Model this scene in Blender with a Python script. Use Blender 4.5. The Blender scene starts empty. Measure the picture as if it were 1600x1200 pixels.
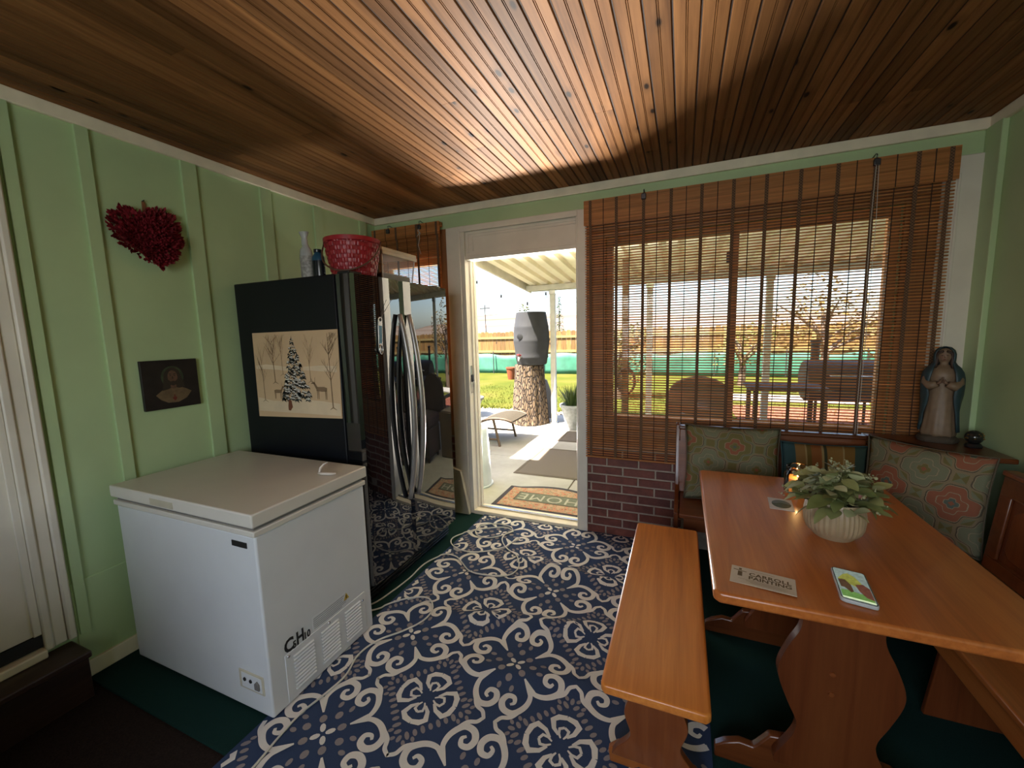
import bpy, bmesh, math, random
from mathutils import Matrix, Vector
random.seed(7)
PI = math.pi
scn = bpy.context.scene
col = scn.collection

# ------------------------------------------------------------------ camera, world, sun, exposure
cam_d = bpy.data.cameras.new('camera')
cam_d.sensor_fit = 'HORIZONTAL'
cam_d.sensor_width = 36.0
cam_d.lens = 36.0 * 638.26 / 1600.0
cam_d.clip_start = 0.02
cam_d.clip_end = 600
cam = bpy.data.objects.new('camera', cam_d)
col.objects.link(cam)
r_ = Vector((0.92386383, 0.38185465, -0.025742)).normalized()
f_ = Vector((-0.38206716, 0.91626519, -0.12034448)).normalized()
u_ = r_.cross(f_).normalized()
r_ = f_.cross(u_).normalized()
cam.matrix_world = Matrix(((r_.x, u_.x, -f_.x, 0.0), (r_.y, u_.y, -f_.y, 0.0),
                           (r_.z, u_.z, -f_.z, 1.46), (0, 0, 0, 1)))
scn.camera = cam

world = bpy.data.worlds.new('world')
scn.world = world
world.use_nodes = True
wn = world.node_tree.nodes
wl = world.node_tree.links
wn.clear()
sky = wn.new('ShaderNodeTexSky')
sky.sky_type = 'NISHITA'
sky.sun_disc = False
sky.sun_elevation = math.radians(58)
sky.sun_rotation = math.radians(215)
sky.altitude = 300
sky.air_density = 1.0
sky.dust_density = 2.6
sky.ozone_density = 1.2
bg = wn.new('ShaderNodeBackground')
bg.inputs['Strength'].default_value = 0.21
wo = wn.new('ShaderNodeOutputWorld')
wl.new(sky.outputs['Color'], bg.inputs['Color'])
wl.new(bg.outputs['Background'], wo.inputs['Surface'])

sun_d = bpy.data.lights.new('sun', 'SUN')
sun_d.energy = 13
sun_d.angle = math.radians(0.6)
sun_d.color = (1.0, 0.93, 0.82)
sun = bpy.data.objects.new('sun', sun_d)
col.objects.link(sun)
sun.rotation_euler = Vector((0.36, 0.45, -1.0)).to_track_quat('-Z', 'Y').to_euler()

# daylight coming through the window in the wall behind the camera
win_d = bpy.data.lights.new('window_daylight', 'AREA')
win_d.shape = 'RECTANGLE'
win_d.size = 1.5
win_d.size_y = 1.1
win_d.energy = 10
win_d.color = (0.93, 0.96, 1.0)
winl = bpy.data.objects.new('window_daylight', win_d)
col.objects.link(winl)
winl.location = (-0.35, -1.62, 1.55)
winl.rotation_euler = (math.radians(90), 0, 0)

# unseen lamp added over the patio, standing in for glare off sunlit concrete
gl_d = bpy.data.lights.new('patio_bounce_fill', 'AREA')
gl_d.shape = 'RECTANGLE'
gl_d.size = 0.95
gl_d.size_y = 0.30
gl_d.spread = math.radians(96)
gl_d.energy = 70.0
gl_d.color = (1.0, 0.95, 0.88)
gll = bpy.data.objects.new('patio_bounce_fill', gl_d)
col.objects.link(gll)
gll.location = (-1.98, 4.72, 0.07)
gll.rotation_euler = Vector((0.55, -1.35, 1.75)).to_track_quat('-Z', 'Y').to_euler()

scn.view_settings.view_transform = 'Standard'
scn.view_settings.look = 'None'
scn.view_settings.gamma = 1.0
scn.view_settings.use_curve_mapping = False
scn.view_settings.exposure = 1.65
cy = scn.cycles
cy.use_denoising = True
cy.max_bounces = 10
cy.diffuse_bounces = 8
cy.glossy_bounces = 5
cy.transmission_bounces = 8
cy.transparent_max_bounces = 12
cy.sample_clamp_indirect = 60.0
cy.caustics_reflective = False
cy.caustics_refractive = False
try:
    cy.denoising_input_passes = 'RGB_ALBEDO_NORMAL'
    cy.denoising_prefilter = 'ACCURATE'
except Exception:
    pass

# ------------------------------------------------------------------ mesh helpers
class MB:
    def __init__(s):
        s.v = []; s.f = []; s.m = []
    def add(s, vs, fs, mi=0):
        b = len(s.v)
        s.v += [tuple(p) for p in vs]
        s.f += [tuple(b + i for i in f) for f in fs]
        s.m += [mi] * len(fs)
        return s
    def box(s, x0, x1, y0, y1, z0, z1, mi=0):
        return s.add([(x0,y0,z0),(x1,y0,z0),(x1,y1,z0),(x0,y1,z0),(x0,y0,z1),(x1,y0,z1),(x1,y1,z1),(x0,y1,z1)],
                     [(0,3,2,1),(4,5,6,7),(0,1,5,4),(1,2,6,5),(2,3,7,6),(3,0,4,7)], mi)
    def obox(s, c, size, M=None, mi=0):
        hx, hy, hz = size[0]/2, size[1]/2, size[2]/2
        M = M or Matrix.Identity(3)
        c = Vector(c)
        vs = [c + M @ Vector(p) for p in ((-hx,-hy,-hz),(hx,-hy,-hz),(hx,hy,-hz),(-hx,hy,-hz),(-hx,-hy,hz),(hx,-hy,hz),(hx,hy,hz),(-hx,hy,hz))]
        return s.add(vs, [(0,3,2,1),(4,5,6,7),(0,1,5,4),(1,2,6,5),(2,3,7,6),(3,0,4,7)], mi)
    def tube(s, pts, r, n=8, closed=False, mi=0, flat=None):
        pts = [Vector(p) for p in pts]
        k = len(pts)
        rr = r if isinstance(r, (list, tuple)) else [r]*k
        rings = []
        ref = Vector((0,0,1))
        for i, p in enumerate(pts):
            a = pts[i-1] if (i > 0 or closed) else pts[i]
            b = pts[(i+1) % k] if (i < k-1 or closed) else pts[i]
            t = (b - a)
            if t.length < 1e-9: t = Vector((0,0,1))
            t.normalize()
            if abs(t.dot(ref)) > 0.97:
                ref = Vector((1,0,0)) if abs(t.x) < 0.9 else Vector((0,1,0))
            e1 = t.cross(ref).normalized()
            e2 = t.cross(e1).normalized()
            ref = -e2 if e2.dot(ref) < 0 else e2
            e2 = ref; e1 = e2.cross(t).normalized()
            fl = flat or (1, 1)
            rings.append([p + e1*math.cos(2*PI*j/n)*rr[i]*fl[0] + e2*math.sin(2*PI*j/n)*rr[i]*fl[1] for j in range(n)])
        vs = [q for ring in rings for q in ring]
        fs = []
        for i in range(k if closed else k-1):
            i2 = (i+1) % k
            for j in range(n):
                fs.append((i*n+j, i*n+(j+1) % n, i2*n+(j+1) % n, i2*n+j))
        if not closed:
            fs.append(tuple(range(n-1, -1, -1)))
            fs.append(tuple((k-1)*n+j for j in range(n)))
        return s.add(vs, fs, mi)
    def lathe(s, prof, n=24, c=(0,0,0), mi=0, sx=1.0, sy=1.0, mod=None):
        vs = []; fs = []
        for i, (r, z) in enumerate(prof):
            for j in range(n):
                a = 2*PI*j/n
                q = r*(mod(a, z) if mod else 1.0)
                vs.append((c[0]+q*math.cos(a)*sx, c[1]+q*math.sin(a)*sy, c[2]+z))
        for i in range(len(prof)-1):
            for j in range(n):
                fs.append((i*n+j, i*n+(j+1) % n, (i+1)*n+(j+1) % n, (i+1)*n+j))
        if prof[0][0] > 1e-6: fs.append(tuple(range(n-1, -1, -1)))
        if prof[-1][0] > 1e-6: fs.append(tuple((len(prof)-1)*n+j for j in range(n)))
        return s.add(vs, fs, mi)
    def prism(s, out, fn, t0, t1, mi=0):
        """outline (a,b) extruded between t0 and t1; fn(a,b,t) -> xyz"""
        n = len(out)
        vs = [fn(a, b, t0) for a, b in out] + [fn(a, b, t1) for a, b in out]
        fs = [tuple(range(n-1, -1, -1)), tuple(range(n, 2*n))]
        fs += [(i, (i+1) % n, n+(i+1) % n, n+i) for i in range(n)]
        return s.add(vs, fs, mi)
    def sphere(s, c, r, n=16, m=10, mi=0, sc=(1,1,1)):
        prof = [(r*math.sin(PI*i/m), -r*math.cos(PI*i/m)) for i in range(m+1)]
        vs = []; fs = []
        for i, (q, z) in enumerate(prof):
            for j in range(n):
                a = 2*PI*j/n
                vs.append((c[0]+q*math.cos(a)*sc[0], c[1]+q*math.sin(a)*sc[1], c[2]+z*sc[2]))
        for i in range(m):
            for j in range(n):
                fs.append((i*n+j, i*n+(j+1) % n, (i+1)*n+(j+1) % n, (i+1)*n+j))
        return s.add(vs, fs, mi)
    def xform(s, M):
        s.v = [tuple(M @ Vector(p)) for p in s.v]
        return s

def mesh_of(mb, name, mats, smooth=False):
    me = bpy.data.meshes.new(name)
    me.from_pydata(mb.v, [], mb.f)
    for m in (mats if isinstance(mats, (list, tuple)) else [mats]):
        me.materials.append(m)
    if isinstance(mats, (list, tuple)) and len(mats) > 1:
        me.polygons.foreach_set('material_index', mb.m)
    bm = bmesh.new(); bm.from_mesh(me)
    bmesh.ops.remove_doubles(bm, verts=bm.verts, dist=1e-6)
    bmesh.ops.recalc_face_normals(bm, faces=bm.faces)
    bm.to_mesh(me); bm.free()
    if smooth:
        me.polygons.foreach_set('use_smooth', [True]*len(me.polygons))
        if smooth is not True:
            try: me.set_sharp_from_angle(angle=math.radians(smooth))
            except Exception: pass
    me.update()
    return me

def tag(o, label=None, cat=None, group=None, kind=None):
    if label: o['label'] = label
    if cat: o['category'] = cat
    if group: o['group'] = group
    if kind: o['kind'] = kind
    return o

def attach(o, parent, local=False):
    o.parent = parent
    if not local:
        o.matrix_parent_inverse = base_inv(parent)

def base_inv(p):
    return base_mat(p).inverted()

def base_mat(p):
    M = Matrix.LocRotScale(p.location, p.rotation_euler, p.scale)
    if p.parent is not None:
        M = base_mat(p.parent) @ p.matrix_parent_inverse @ M
    return M

def obj(name, mb, mats, parent=None, smooth=False, bevel=0.0, seg=2, local=False, loc=None, rot=None, sub=0):
    me = mb if isinstance(mb, bpy.types.Mesh) else mesh_of(mb, name, mats, smooth)
    o = bpy.data.objects.new(name, me)
    col.objects.link(o)
    if loc: o.location = loc
    if rot: o.rotation_euler = rot
    if parent is not None: attach(o, parent, local)
    if bevel > 0:
        b = o.modifiers.new('bevel', 'BEVEL')
        b.width = bevel; b.segments = seg; b.limit_method = 'ANGLE'; b.angle_limit = math.radians(40)
        me.polygons.foreach_set('use_smooth', [True]*len(me.polygons))
        try: me.set_sharp_from_angle(angle=math.radians(35))
        except Exception: pass
        b.harden_normals = False
    if sub:
        ss = o.modifiers.new('smooth', 'SUBSURF'); ss.levels = sub; ss.render_levels = sub
    return o

def thing(name, loc, label, cat, group=None, rot=(0,0,0), kind=None):
    o = bpy.data.objects.new(name, None)
    o.empty_display_size = 0.1
    col.objects.link(o)
    o.location = loc; o.rotation_euler = rot
    return tag(o, label, cat, group, kind)

def struct(name, mb, mats, label=None, cat=None, **k):
    return tag(obj(name, mb, mats, **k), label, cat, kind='structure')

def text_mesh(body, size, fn, name, mat, parent, align='CENTER', sx=1.0, space=1.0, bold=0.0):
    cu = bpy.data.curves.new(name, 'FONT')
    cu.body = body; cu.size = size; cu.align_x = align; cu.align_y = 'CENTER'
    cu.space_character = space
    cu.resolution_u = 3
    cu.offset = bold*size
    t = bpy.data.objects.new(name, cu)
    col.objects.link(t)
    dg = bpy.context.evaluated_depsgraph_get()
    me = bpy.data.meshes.new_from_object(t.evaluated_get(dg))
    bpy.data.objects.remove(t)
    bpy.data.curves.remove(cu)
    for v in me.vertices:
        v.co = fn(v.co.x*sx, v.co.y)
    me.materials.clear(); me.materials.append(mat)
    me.name = name
    o = bpy.data.objects.new(name, me)
    col.objects.link(o)
    attach(o, parent)
    return o

def rotz(a): return Matrix.Rotation(a, 3, 'Z')
def spline(pts, n=8, closed=False):
    """Catmull-Rom through points"""
    pts = [Vector(p) for p in pts]
    k = len(pts); out = []
    rng = k if closed else k-1
    for i in range(rng):
        p0 = pts[(i-1) % k] if (closed or i > 0) else pts[0]*2-pts[1]
        p1 = pts[i]; p2 = pts[(i+1) % k]
        p3 = pts[(i+2) % k] if (closed or i+2 < k) else pts[-1]*2-pts[-2]
        for j in range(n):
            t = j/n
            out.append(0.5*((2*p1)+(p2-p0)*t+(2*p0-5*p1+4*p2-p3)*t*t+(3*p1-p0-3*p2+p3)*t**3))
    if not closed: out.append(pts[-1])
    return out

# ------------------------------------------------------------------ material helpers
class NT:
    def __init__(s, name):
        s.mat = bpy.data.materials.new(name)
        s.mat.use_nodes = True
        s.n = s.mat.node_tree.nodes; s.l = s.mat.node_tree.links
        s.b = s.n.get('Principled BSDF')
        s.out = s.n.get('Material Output')
    def node(s, t, **k):
        n = s.n.new(t)
        for a, b in k.items(): setattr(n, a, b)
        return n
    def link(s, a, b): s.l.new(a, b)
    def val(s, sock, v):
        if isinstance(v, bpy.types.NodeSocket): s.l.new(v, sock)
        else: sock.default_value = v
    def math(s, op, a, b=0.0, c=None, clamp=False):
        n = s.node('ShaderNodeMath', operation=op, use_clamp=clamp)
        s.val(n.inputs[0], a); s.val(n.inputs[1], b)
        if c is not None: s.val(n.inputs[2], c)
        return n.outputs[0]
    def coord(s, which='Object', scale=(1,1,1), loc=(0,0,0), rot=(0,0,0), rnd=0.0):
        tc = s.node('ShaderNodeTexCoord')
        v = tc.outputs[which]
        if rnd:
            oi = s.node('ShaderNodeObjectInfo')
            vm = s.node('ShaderNodeVectorMath', operation='SCALE')
            cx = s.node('ShaderNodeCombineXYZ')
            s.link(oi.outputs['Random'], cx.inputs[0]); s.link(oi.outputs['Random'], cx.inputs[1]); s.link(oi.outputs['Random'], cx.inputs[2])
            s.link(cx.outputs[0], vm.inputs[0]); vm.inputs['Scale'].default_value = rnd
            va = s.node('ShaderNodeVectorMath', operation='ADD')
            s.link(v, va.inputs[0]); s.link(vm.outputs[0], va.inputs[1])
            v = va.outputs[0]
        mp = s.node('ShaderNodeMapping')
        s.link(v, mp.inputs['Vector'])
        mp.inputs['Scale'].default_value = scale
        mp.inputs['Location'].default_value = loc
        mp.inputs['Rotation'].default_value = rot
        return mp.outputs[0]
    def noise(s, vec, scale=5.0, detail=3.0, rough=0.5, dist=0.0):
        n = s.node('ShaderNodeTexNoise')
        s.link(vec, n.inputs['Vector'])
        n.inputs['Scale'].default_value = scale; n.inputs['Detail'].default_value = detail
        n.inputs['Roughness'].default_value = rough; n.inputs['Distortion'].default_value = dist
        return n
    def ramp(s, fac, stops, interp='LINEAR'):
        r = s.node('ShaderNodeValToRGB')
        r.color_ramp.interpolation = interp
        els = r.color_ramp.elements
        while len(els) < len(stops): els.new(0.5)
        for e, (p, c) in zip(els, stops):
            e.position = p; e.color = (*c, 1) if len(c) == 3 else c
        s.val(r.inputs['Fac'], fac)
        return r.outputs['Color']
    def mix(s, fac, a, b, mode='MIX'):
        m = s.node('ShaderNodeMix', data_type='RGBA', blend_type=mode)
        s.val(m.inputs[0], fac)
        for sock, v in ((m.inputs[6], a), (m.inputs[7], b)):
            if isinstance(v, bpy.types.NodeSocket): s.link(v, sock)
            else: sock.default_value = (*v, 1) if len(v) == 3 else v
        return m.outputs[2]
    def base(s, c):
        if isinstance(c, bpy.types.NodeSocket): s.link(c, s.b.inputs['Base Color'])
        else: s.b.inputs['Base Color'].default_value = (*c, 1)
    def bump(s, h, strength=0.3, dist=0.01):
        b = s.node('ShaderNodeBump')
        b.inputs['Strength'].default_value = strength; b.inputs['Distance'].default_value = dist
        s.link(h, b.inputs['Height'])
        s.link(b.outputs['Normal'], s.b.inputs['Normal'])
    def set(s, rough=None, metal=None, ior=None, coat=None, trans=None, spec=None, sheen=None, sss=None, emit=None, estr=None):
        i = s.b.inputs
        if rough is not None: i['Roughness'].default_value = rough
        if metal is not None: i['Metallic'].default_value = metal
        if ior is not None: i['IOR'].default_value = ior
        if coat is not None: i['Coat Weight'].default_value = coat; i['Coat Roughness'].default_value = 0.08
        if trans is not None: i['Transmission Weight'].default_value = trans
        if spec is not None: i['Specular IOR Level'].default_value = spec
        if emit is not None:
            i['Emission Color'].default_value = (*emit, 1); i['Emission Strength'].default_value = estr
        return s

def plain(name, c, rough=0.5, metal=0.0, var=0.12, scale=8.0, bump=0.0, bscale=60.0, bdist=0.002, **k):
    t = NT(name)
    v = t.coord()
    n = t.noise(v, scale, 4)
    lo = tuple(x*(1-var) for x in c); hi = tuple(min(1, x*(1+var)) for x in c)
    t.base(t.ramp(n.outputs['Fac'], [(0.3, lo), (0.7, hi)]))
    t.set(rough=rough, metal=metal, **k)
    if bump:
        nb = t.noise(v, bscale, 3)
        t.bump(nb.outputs['Fac'], bump, bdist)
    return t.mat

def wood(name, dark, mid, light, axis='y', rough=0.35, knots=True, coat=0.0, rnd=0.0, kscale=3.0, var=True, ks=1.0, kth=(0.05, 0.11), grain=1.0, spec=None, kx=None, kon=0.45):
    t = NT(name)
    ai = 'xyz'.index(axis)
    sc = [18.0*grain, 18.0*grain, 18.0*grain]; sc[ai] = 1.1*grain
    v = t.coord(scale=tuple(sc), rnd=rnd)
    n1 = t.noise(v, 1.0, 5, 0.6, 0.6)
    sc2 = [90.0*grain]*3; sc2[ai] = 3.0*grain
    n2 = t.noise(t.coord(scale=tuple(sc2), rnd=rnd), 1.0, 3, 0.6)
    f = t.math('MULTIPLY_ADD', n2.outputs['Fac'], 0.3, t.math('MULTIPLY', n1.outputs['Fac'], 0.75))
    c = t.ramp(f, [(0.3, dark), (0.5, mid), (0.72, light)])
    if var and rnd:
        oi = t.node('ShaderNodeObjectInfo')
        c = t.mix(1.0, c, t.ramp(oi.outputs['Random'], [(0.0, (0.62, 0.60, 0.58)), (1.0, (1.25, 1.2, 1.15))]), 'MULTIPLY')
    if knots:
        sk = [kx or kscale*2.2]*3; sk[ai] = kscale*1.0
        vo = t.node('ShaderNodeTexVoronoi', feature='F1')
        t.link(t.coord(scale=tuple(sk), rnd=rnd), vo.inputs['Vector'])
        vo.inputs['Scale'].default_value = 1.0*ks
        sep = t.node('ShaderNodeSeparateColor')
        t.link(vo.outputs['Color'], sep.inputs[0])
        on = t.math('GREATER_THAN', sep.outputs[0], kon)
        kn = t.math('MULTIPLY', on, t.math('SUBTRACT', 1.0, t.node_smooth(vo.outputs['Distance'], kth[0], kth[1])))
        halo = t.math('MULTIPLY', on, t.math('SUBTRACT', 1.0, t.node_smooth(vo.outputs['Distance'], kth[0]*1.5, kth[1]*2.6)))
        c = t.mix(t.math('MULTIPLY', halo, 0.45), c, dark)
        c = t.mix(kn, c, tuple(x*0.16 for x in dark))
    t.base(c)
    t.bump(f, 0.08, 0.002)
    t.set(rough=rough, coat=coat if coat else None, spec=spec)
    return t.mat

def node_smooth(self, x, a, b):
    n = self.node('ShaderNodeMapRange', interpolation_type='SMOOTHSTEP')
    self.val(n.inputs['Value'], x)
    n.inputs['From Min'].default_value = a; n.inputs['From Max'].default_value = b
    n.inputs['To Min'].default_value = 0.0; n.inputs['To Max'].default_value = 1.0
    return n.outputs['Result']
NT.node_smooth = node_smooth

def clear_glass(name, tint=(0.97, 0.99, 0.98), gloss=0.02):
    t = NT(name)
    t.n.remove(t.b)
    tr = t.node('ShaderNodeBsdfTransparent'); tr.inputs[0].default_value = (*tint, 1)
    gl = t.node('ShaderNodeBsdfGlossy'); gl.inputs['Roughness'].default_value = gloss
    fr = t.node('ShaderNodeFresnel'); fr.inputs[0].default_value = 1.45
    nz = t.noise(t.coord(), 30, 2)
    mx = t.node('ShaderNodeMixShader')
    t.link(fr.outputs[0], mx.inputs[0]); t.link(tr.outputs[0], mx.inputs[1]); t.link(gl.outputs[0], mx.inputs[2])
    t.link(mx.outputs[0], t.out.inputs['Surface'])
    return t.mat

# ------------------------------------------------------------------ dimensions (metres, camera above the origin)
D = 2.862            # inner face of the back wall
XL, XR = -2.406, 1.372
ZC = 2.445           # ceiling
YF = -1.70           # wall behind the camera
DX0, DX1, DZ0, DZ1 = -1.555, -0.689, 0.03, 2.06      # door opening
W1 = (-0.484, 1.063, 0.825, 2.085)                   # big window opening
W2 = (-2.36, -1.77, 0.874, 2.085)                    # small window opening
GZ = -0.06           # patio level

# ------------------------------------------------------------------ materials
M = {}
M['green'] = plain('sage_paint', (0.45, 0.585, 0.325), rough=0.42, var=0.06, scale=3, bump=0.12, bscale=40, bdist=0.003)
M['white_paint'] = plain('white_paint', (0.74, 0.69, 0.60), rough=0.4, var=0.06, scale=6, bump=0.08, bscale=60)
M['cream_trim'] = plain('cream_trim', (0.84, 0.75, 0.58), rough=0.5, var=0.08, scale=9)
M['ceil'] = wood('ceiling_pine', (0.085, 0.037, 0.013), (0.195, 0.090, 0.033), (0.30, 0.147, 0.056), 'y', 0.52, True, spec=0.06, rnd=37.0, kscale=4.2, kx=9.5, kth=(0.06, 0.13), kon=0.22, grain=0.8)
M['groove'] = plain('plank_backing', (0.03, 0.015, 0.008), rough=0.8)
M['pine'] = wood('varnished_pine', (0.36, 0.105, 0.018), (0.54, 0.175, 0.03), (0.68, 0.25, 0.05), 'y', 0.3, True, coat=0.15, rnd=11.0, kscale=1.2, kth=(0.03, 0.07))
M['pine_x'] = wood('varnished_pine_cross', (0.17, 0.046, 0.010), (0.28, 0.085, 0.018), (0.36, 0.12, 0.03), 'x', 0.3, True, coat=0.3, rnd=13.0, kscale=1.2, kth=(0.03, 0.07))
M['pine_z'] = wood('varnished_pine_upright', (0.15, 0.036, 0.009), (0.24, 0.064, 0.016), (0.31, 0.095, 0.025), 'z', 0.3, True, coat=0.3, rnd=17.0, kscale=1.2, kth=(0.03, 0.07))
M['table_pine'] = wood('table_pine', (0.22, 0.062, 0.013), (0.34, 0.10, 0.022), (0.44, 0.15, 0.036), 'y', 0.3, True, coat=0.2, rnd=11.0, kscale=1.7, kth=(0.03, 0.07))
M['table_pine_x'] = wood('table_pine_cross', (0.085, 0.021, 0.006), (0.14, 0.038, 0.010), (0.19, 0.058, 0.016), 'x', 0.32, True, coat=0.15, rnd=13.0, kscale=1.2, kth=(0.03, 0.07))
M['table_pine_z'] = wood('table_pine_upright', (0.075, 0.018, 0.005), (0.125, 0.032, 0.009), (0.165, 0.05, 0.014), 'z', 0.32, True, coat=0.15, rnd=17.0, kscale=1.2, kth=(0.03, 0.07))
M['step_wood'] = wood('dark_step_wood', (0.018, 0.008, 0.006), (0.032, 0.014, 0.010), (0.055, 0.027, 0.018), 'y', 0.4, False)
M['black_gloss'] = plain('black_gloss', (0.006, 0.007, 0.009), rough=0.06, var=0.1, scale=2)
M['black_plastic'] = plain('black_plastic', (0.012, 0.012, 0.013), rough=0.45)
M['fridge_side'] = plain('fridge_side', (0.0035, 0.0045, 0.008), spec=0.3, rough=0.45, bump=0.25, bscale=400, bdist=0.001)
M['freezer_white'] = plain('freezer_white', (0.68, 0.69, 0.71), rough=0.33, var=0.02)
M['freezer_lid'] = plain('freezer_lid', (0.66, 0.62, 0.56), rough=0.3, var=0.02)
M['gasket'] = plain('grey_gasket', (0.16, 0.15, 0.14), rough=0.6)
M['ivory'] = plain('ivory_plastic', (0.52, 0.47, 0.36), rough=0.4)
M['ink'] = plain('black_ink', (0.012, 0.012, 0.012), rough=0.6)
M['grey_ink'] = plain('grey_ink', (0.14, 0.15, 0.16), rough=0.6)
M['steel'] = plain('brushed_steel', (0.55, 0.55, 0.56), rough=0.25, metal=1.0)
M['dark_steel'] = plain('dark_steel', (0.10, 0.10, 0.11), rough=0.4, metal=0.9)
M['brass'] = plain('brass', (0.65, 0.42, 0.14), rough=0.3, metal=1.0)

def brick_mat():
    t = NT('red_brick')
    v = t.coord(rnd=23.0)
    n = t.noise(v, 14, 5, 0.65)
    oi = t.node('ShaderNodeObjectInfo')
    c = t.ramp(n.outputs['Fac'], [(0.3, (0.105, 0.030, 0.022)), (0.55, (0.165, 0.048, 0.034)), (0.75, (0.22, 0.075, 0.052))])
    c = t.mix(1.0, c, t.ramp(oi.outputs['Random'], [(0, (0.75, 0.72, 0.75)), (1, (1.2, 1.12, 1.05))]), 'MULTIPLY')
    t.base(c); t.set(rough=0.55)
    t.bump(t.noise(v, 90, 4).outputs['Fac'], 0.35, 0.003)
    return t.mat
M['brick'] = brick_mat()
M['mortar'] = plain('mortar', (0.36, 0.30, 0.24), rough=0.9, var=0.15, scale=30, bump=0.3, bscale=120)

def turf_mat():
    t = NT('green_turf')
    v = t.coord()
    n = t.noise(v, 500, 2)
    n2 = t.noise(v, 5, 3)
    c = t.ramp(n.outputs['Fac'], [(0.3, (0.006, 0.022, 0.019)), (0.7, (0.014, 0.047, 0.039))])
    t.base(t.mix(t.math('MULTIPLY', n2.outputs['Fac'], 0.4), c, (0.008, 0.03, 0.025)))
    t.set(rough=0.95, spec=0.1)
    t.bump(n.outputs['Fac'], 0.6, 0.004)
    return t.mat
M['turf'] = turf_mat()
M['brown_floor'] = plain('brown_carpet', (0.022, 0.014, 0.011), rough=0.95, var=0.3, scale=200, bump=0.4, bscale=400, spec=0.1)
M['glass'] = clear_glass('window_glass')
M['window_wood'] = wood('stained_window_wood', (0.16, 0.065, 0.022), (0.26, 0.115, 0.04), (0.34, 0.165, 0.06), 'z', 0.5, False)

# ------------------------------------------------------------------ room shell
def wall_holes(mb, x0, x1, z0, z1, y0, y1, holes):
    """boxes around rectangular holes sorted by x"""
    x = x0
    for (a, b, c, d) in sorted(holes):
        mb.box(x, a, y0, y1, z0, z1)
        if c > z0: mb.box(a, b, y0, y1, z0, c)
        mb.box(a, b, y0, y1, d, z1)
        x = b
    mb.box(x, x1, y0, y1, z0, z1)
    return mb

wall_back = struct('wall_back', wall_holes(MB(), XL-0.15, XR+0.15, -0.1, ZC, D, D+0.16,
                   [(DX0-0.036, DX1+0.0125, -0.1+0.001, DZ1+0.19), W1, W2]), M['green'], 'sage green back wall pierced by the patio door and two windows', 'wall')
wall_left = struct('wall_left', MB().box(XL-0.03, XL, YF, D, 0.0, ZC).box(XL-0.15, XL-0.03, YF, D, -0.1, ZC), M['green'],
                   'sage green board and batten wall behind the fridge and freezer', 'wall')
wall_right = struct('wall_right', MB().box(XR, XR+0.15, YF, D, -0.1, ZC), M['green'], 'dark sage green wall beside the dining nook', 'wall')
wall_front = struct('wall_front', wall_holes(MB(), XL-0.15, XR+0.15, -0.1, ZC, YF-0.15, YF, [(-1.15, 0.45, 0.95, 2.1)]), M['green'],
                    'sage green wall behind the camera with a window', 'wall')
struct('floor', MB().box(XL-0.15, XR+0.15, YF, D+0.16, -0.1, -0.012), M['brown_floor'], 'dark brown carpeted floor in the near left corner', 'floor')

# battens
bm_ = mesh_of(MB().box(0, 0.016, -0.035, 0.035, 0.0, ZC-0.05), 'batten', M['green'])
for y in (0.415, 0.80, 1.026, 1.44, 1.868, 2.263, 2.705):
    w = 0.62 if 0.9 < y < 1.1 else (0.5 if 0.75 < y < 0.85 else 1.0)
    o = obj('batten', bm_, None, wall_left); o.location = (XL, y, 0.445 if y > 0.9 else 0.21); o.scale = (1, w, (ZC-0.05-(0.445 if y > 0.9 else 0.21))/(ZC-0.05))
obj('lower_panel', MB().box(XL, XL+0.006, 0.775, D, 0.0, 0.445), M['green'], wall_left, bevel=0.003)
for x, w in ((1.372, 0.03),):
    obj('corner_board', MB().box(XR-0.025, XR, D-0.12, D, 0.0, ZC-0.05), M['green'], wall_right, bevel=0.003)
o = obj('batten', MB().box(XR-0.018, XR, 2.30, 2.37, 0.0, ZC-0.05), M['green'], wall_right, bevel=0.003)

# crown strips and baseboard
struct('trim_1', MB().box(XL, XR, D-0.02, D, ZC-0.055, ZC), M['cream_trim'], 'cream strip along the top of the back wall', 'trim', bevel=0.004)
struct('trim_2', MB().box(XL, XL+0.02, YF, D-0.02, ZC-0.055, ZC), M['cream_trim'], 'cream strip along the top of the left wall', 'trim', bevel=0.004)
struct('trim_3', MB().box(XR-0.02, XR, YF, D-0.02, ZC-0.055, ZC), M['cream_trim'], 'cream strip along the top of the right wall', 'trim', bevel=0.004)
struct('baseboard_left', MB().box(XL, XL+0.018, 0.78, D, 0.0, 0.075), M['cream_trim'], 'low cream baseboard on the left wall behind the freezer', 'baseboard', bevel=0.004)

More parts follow.
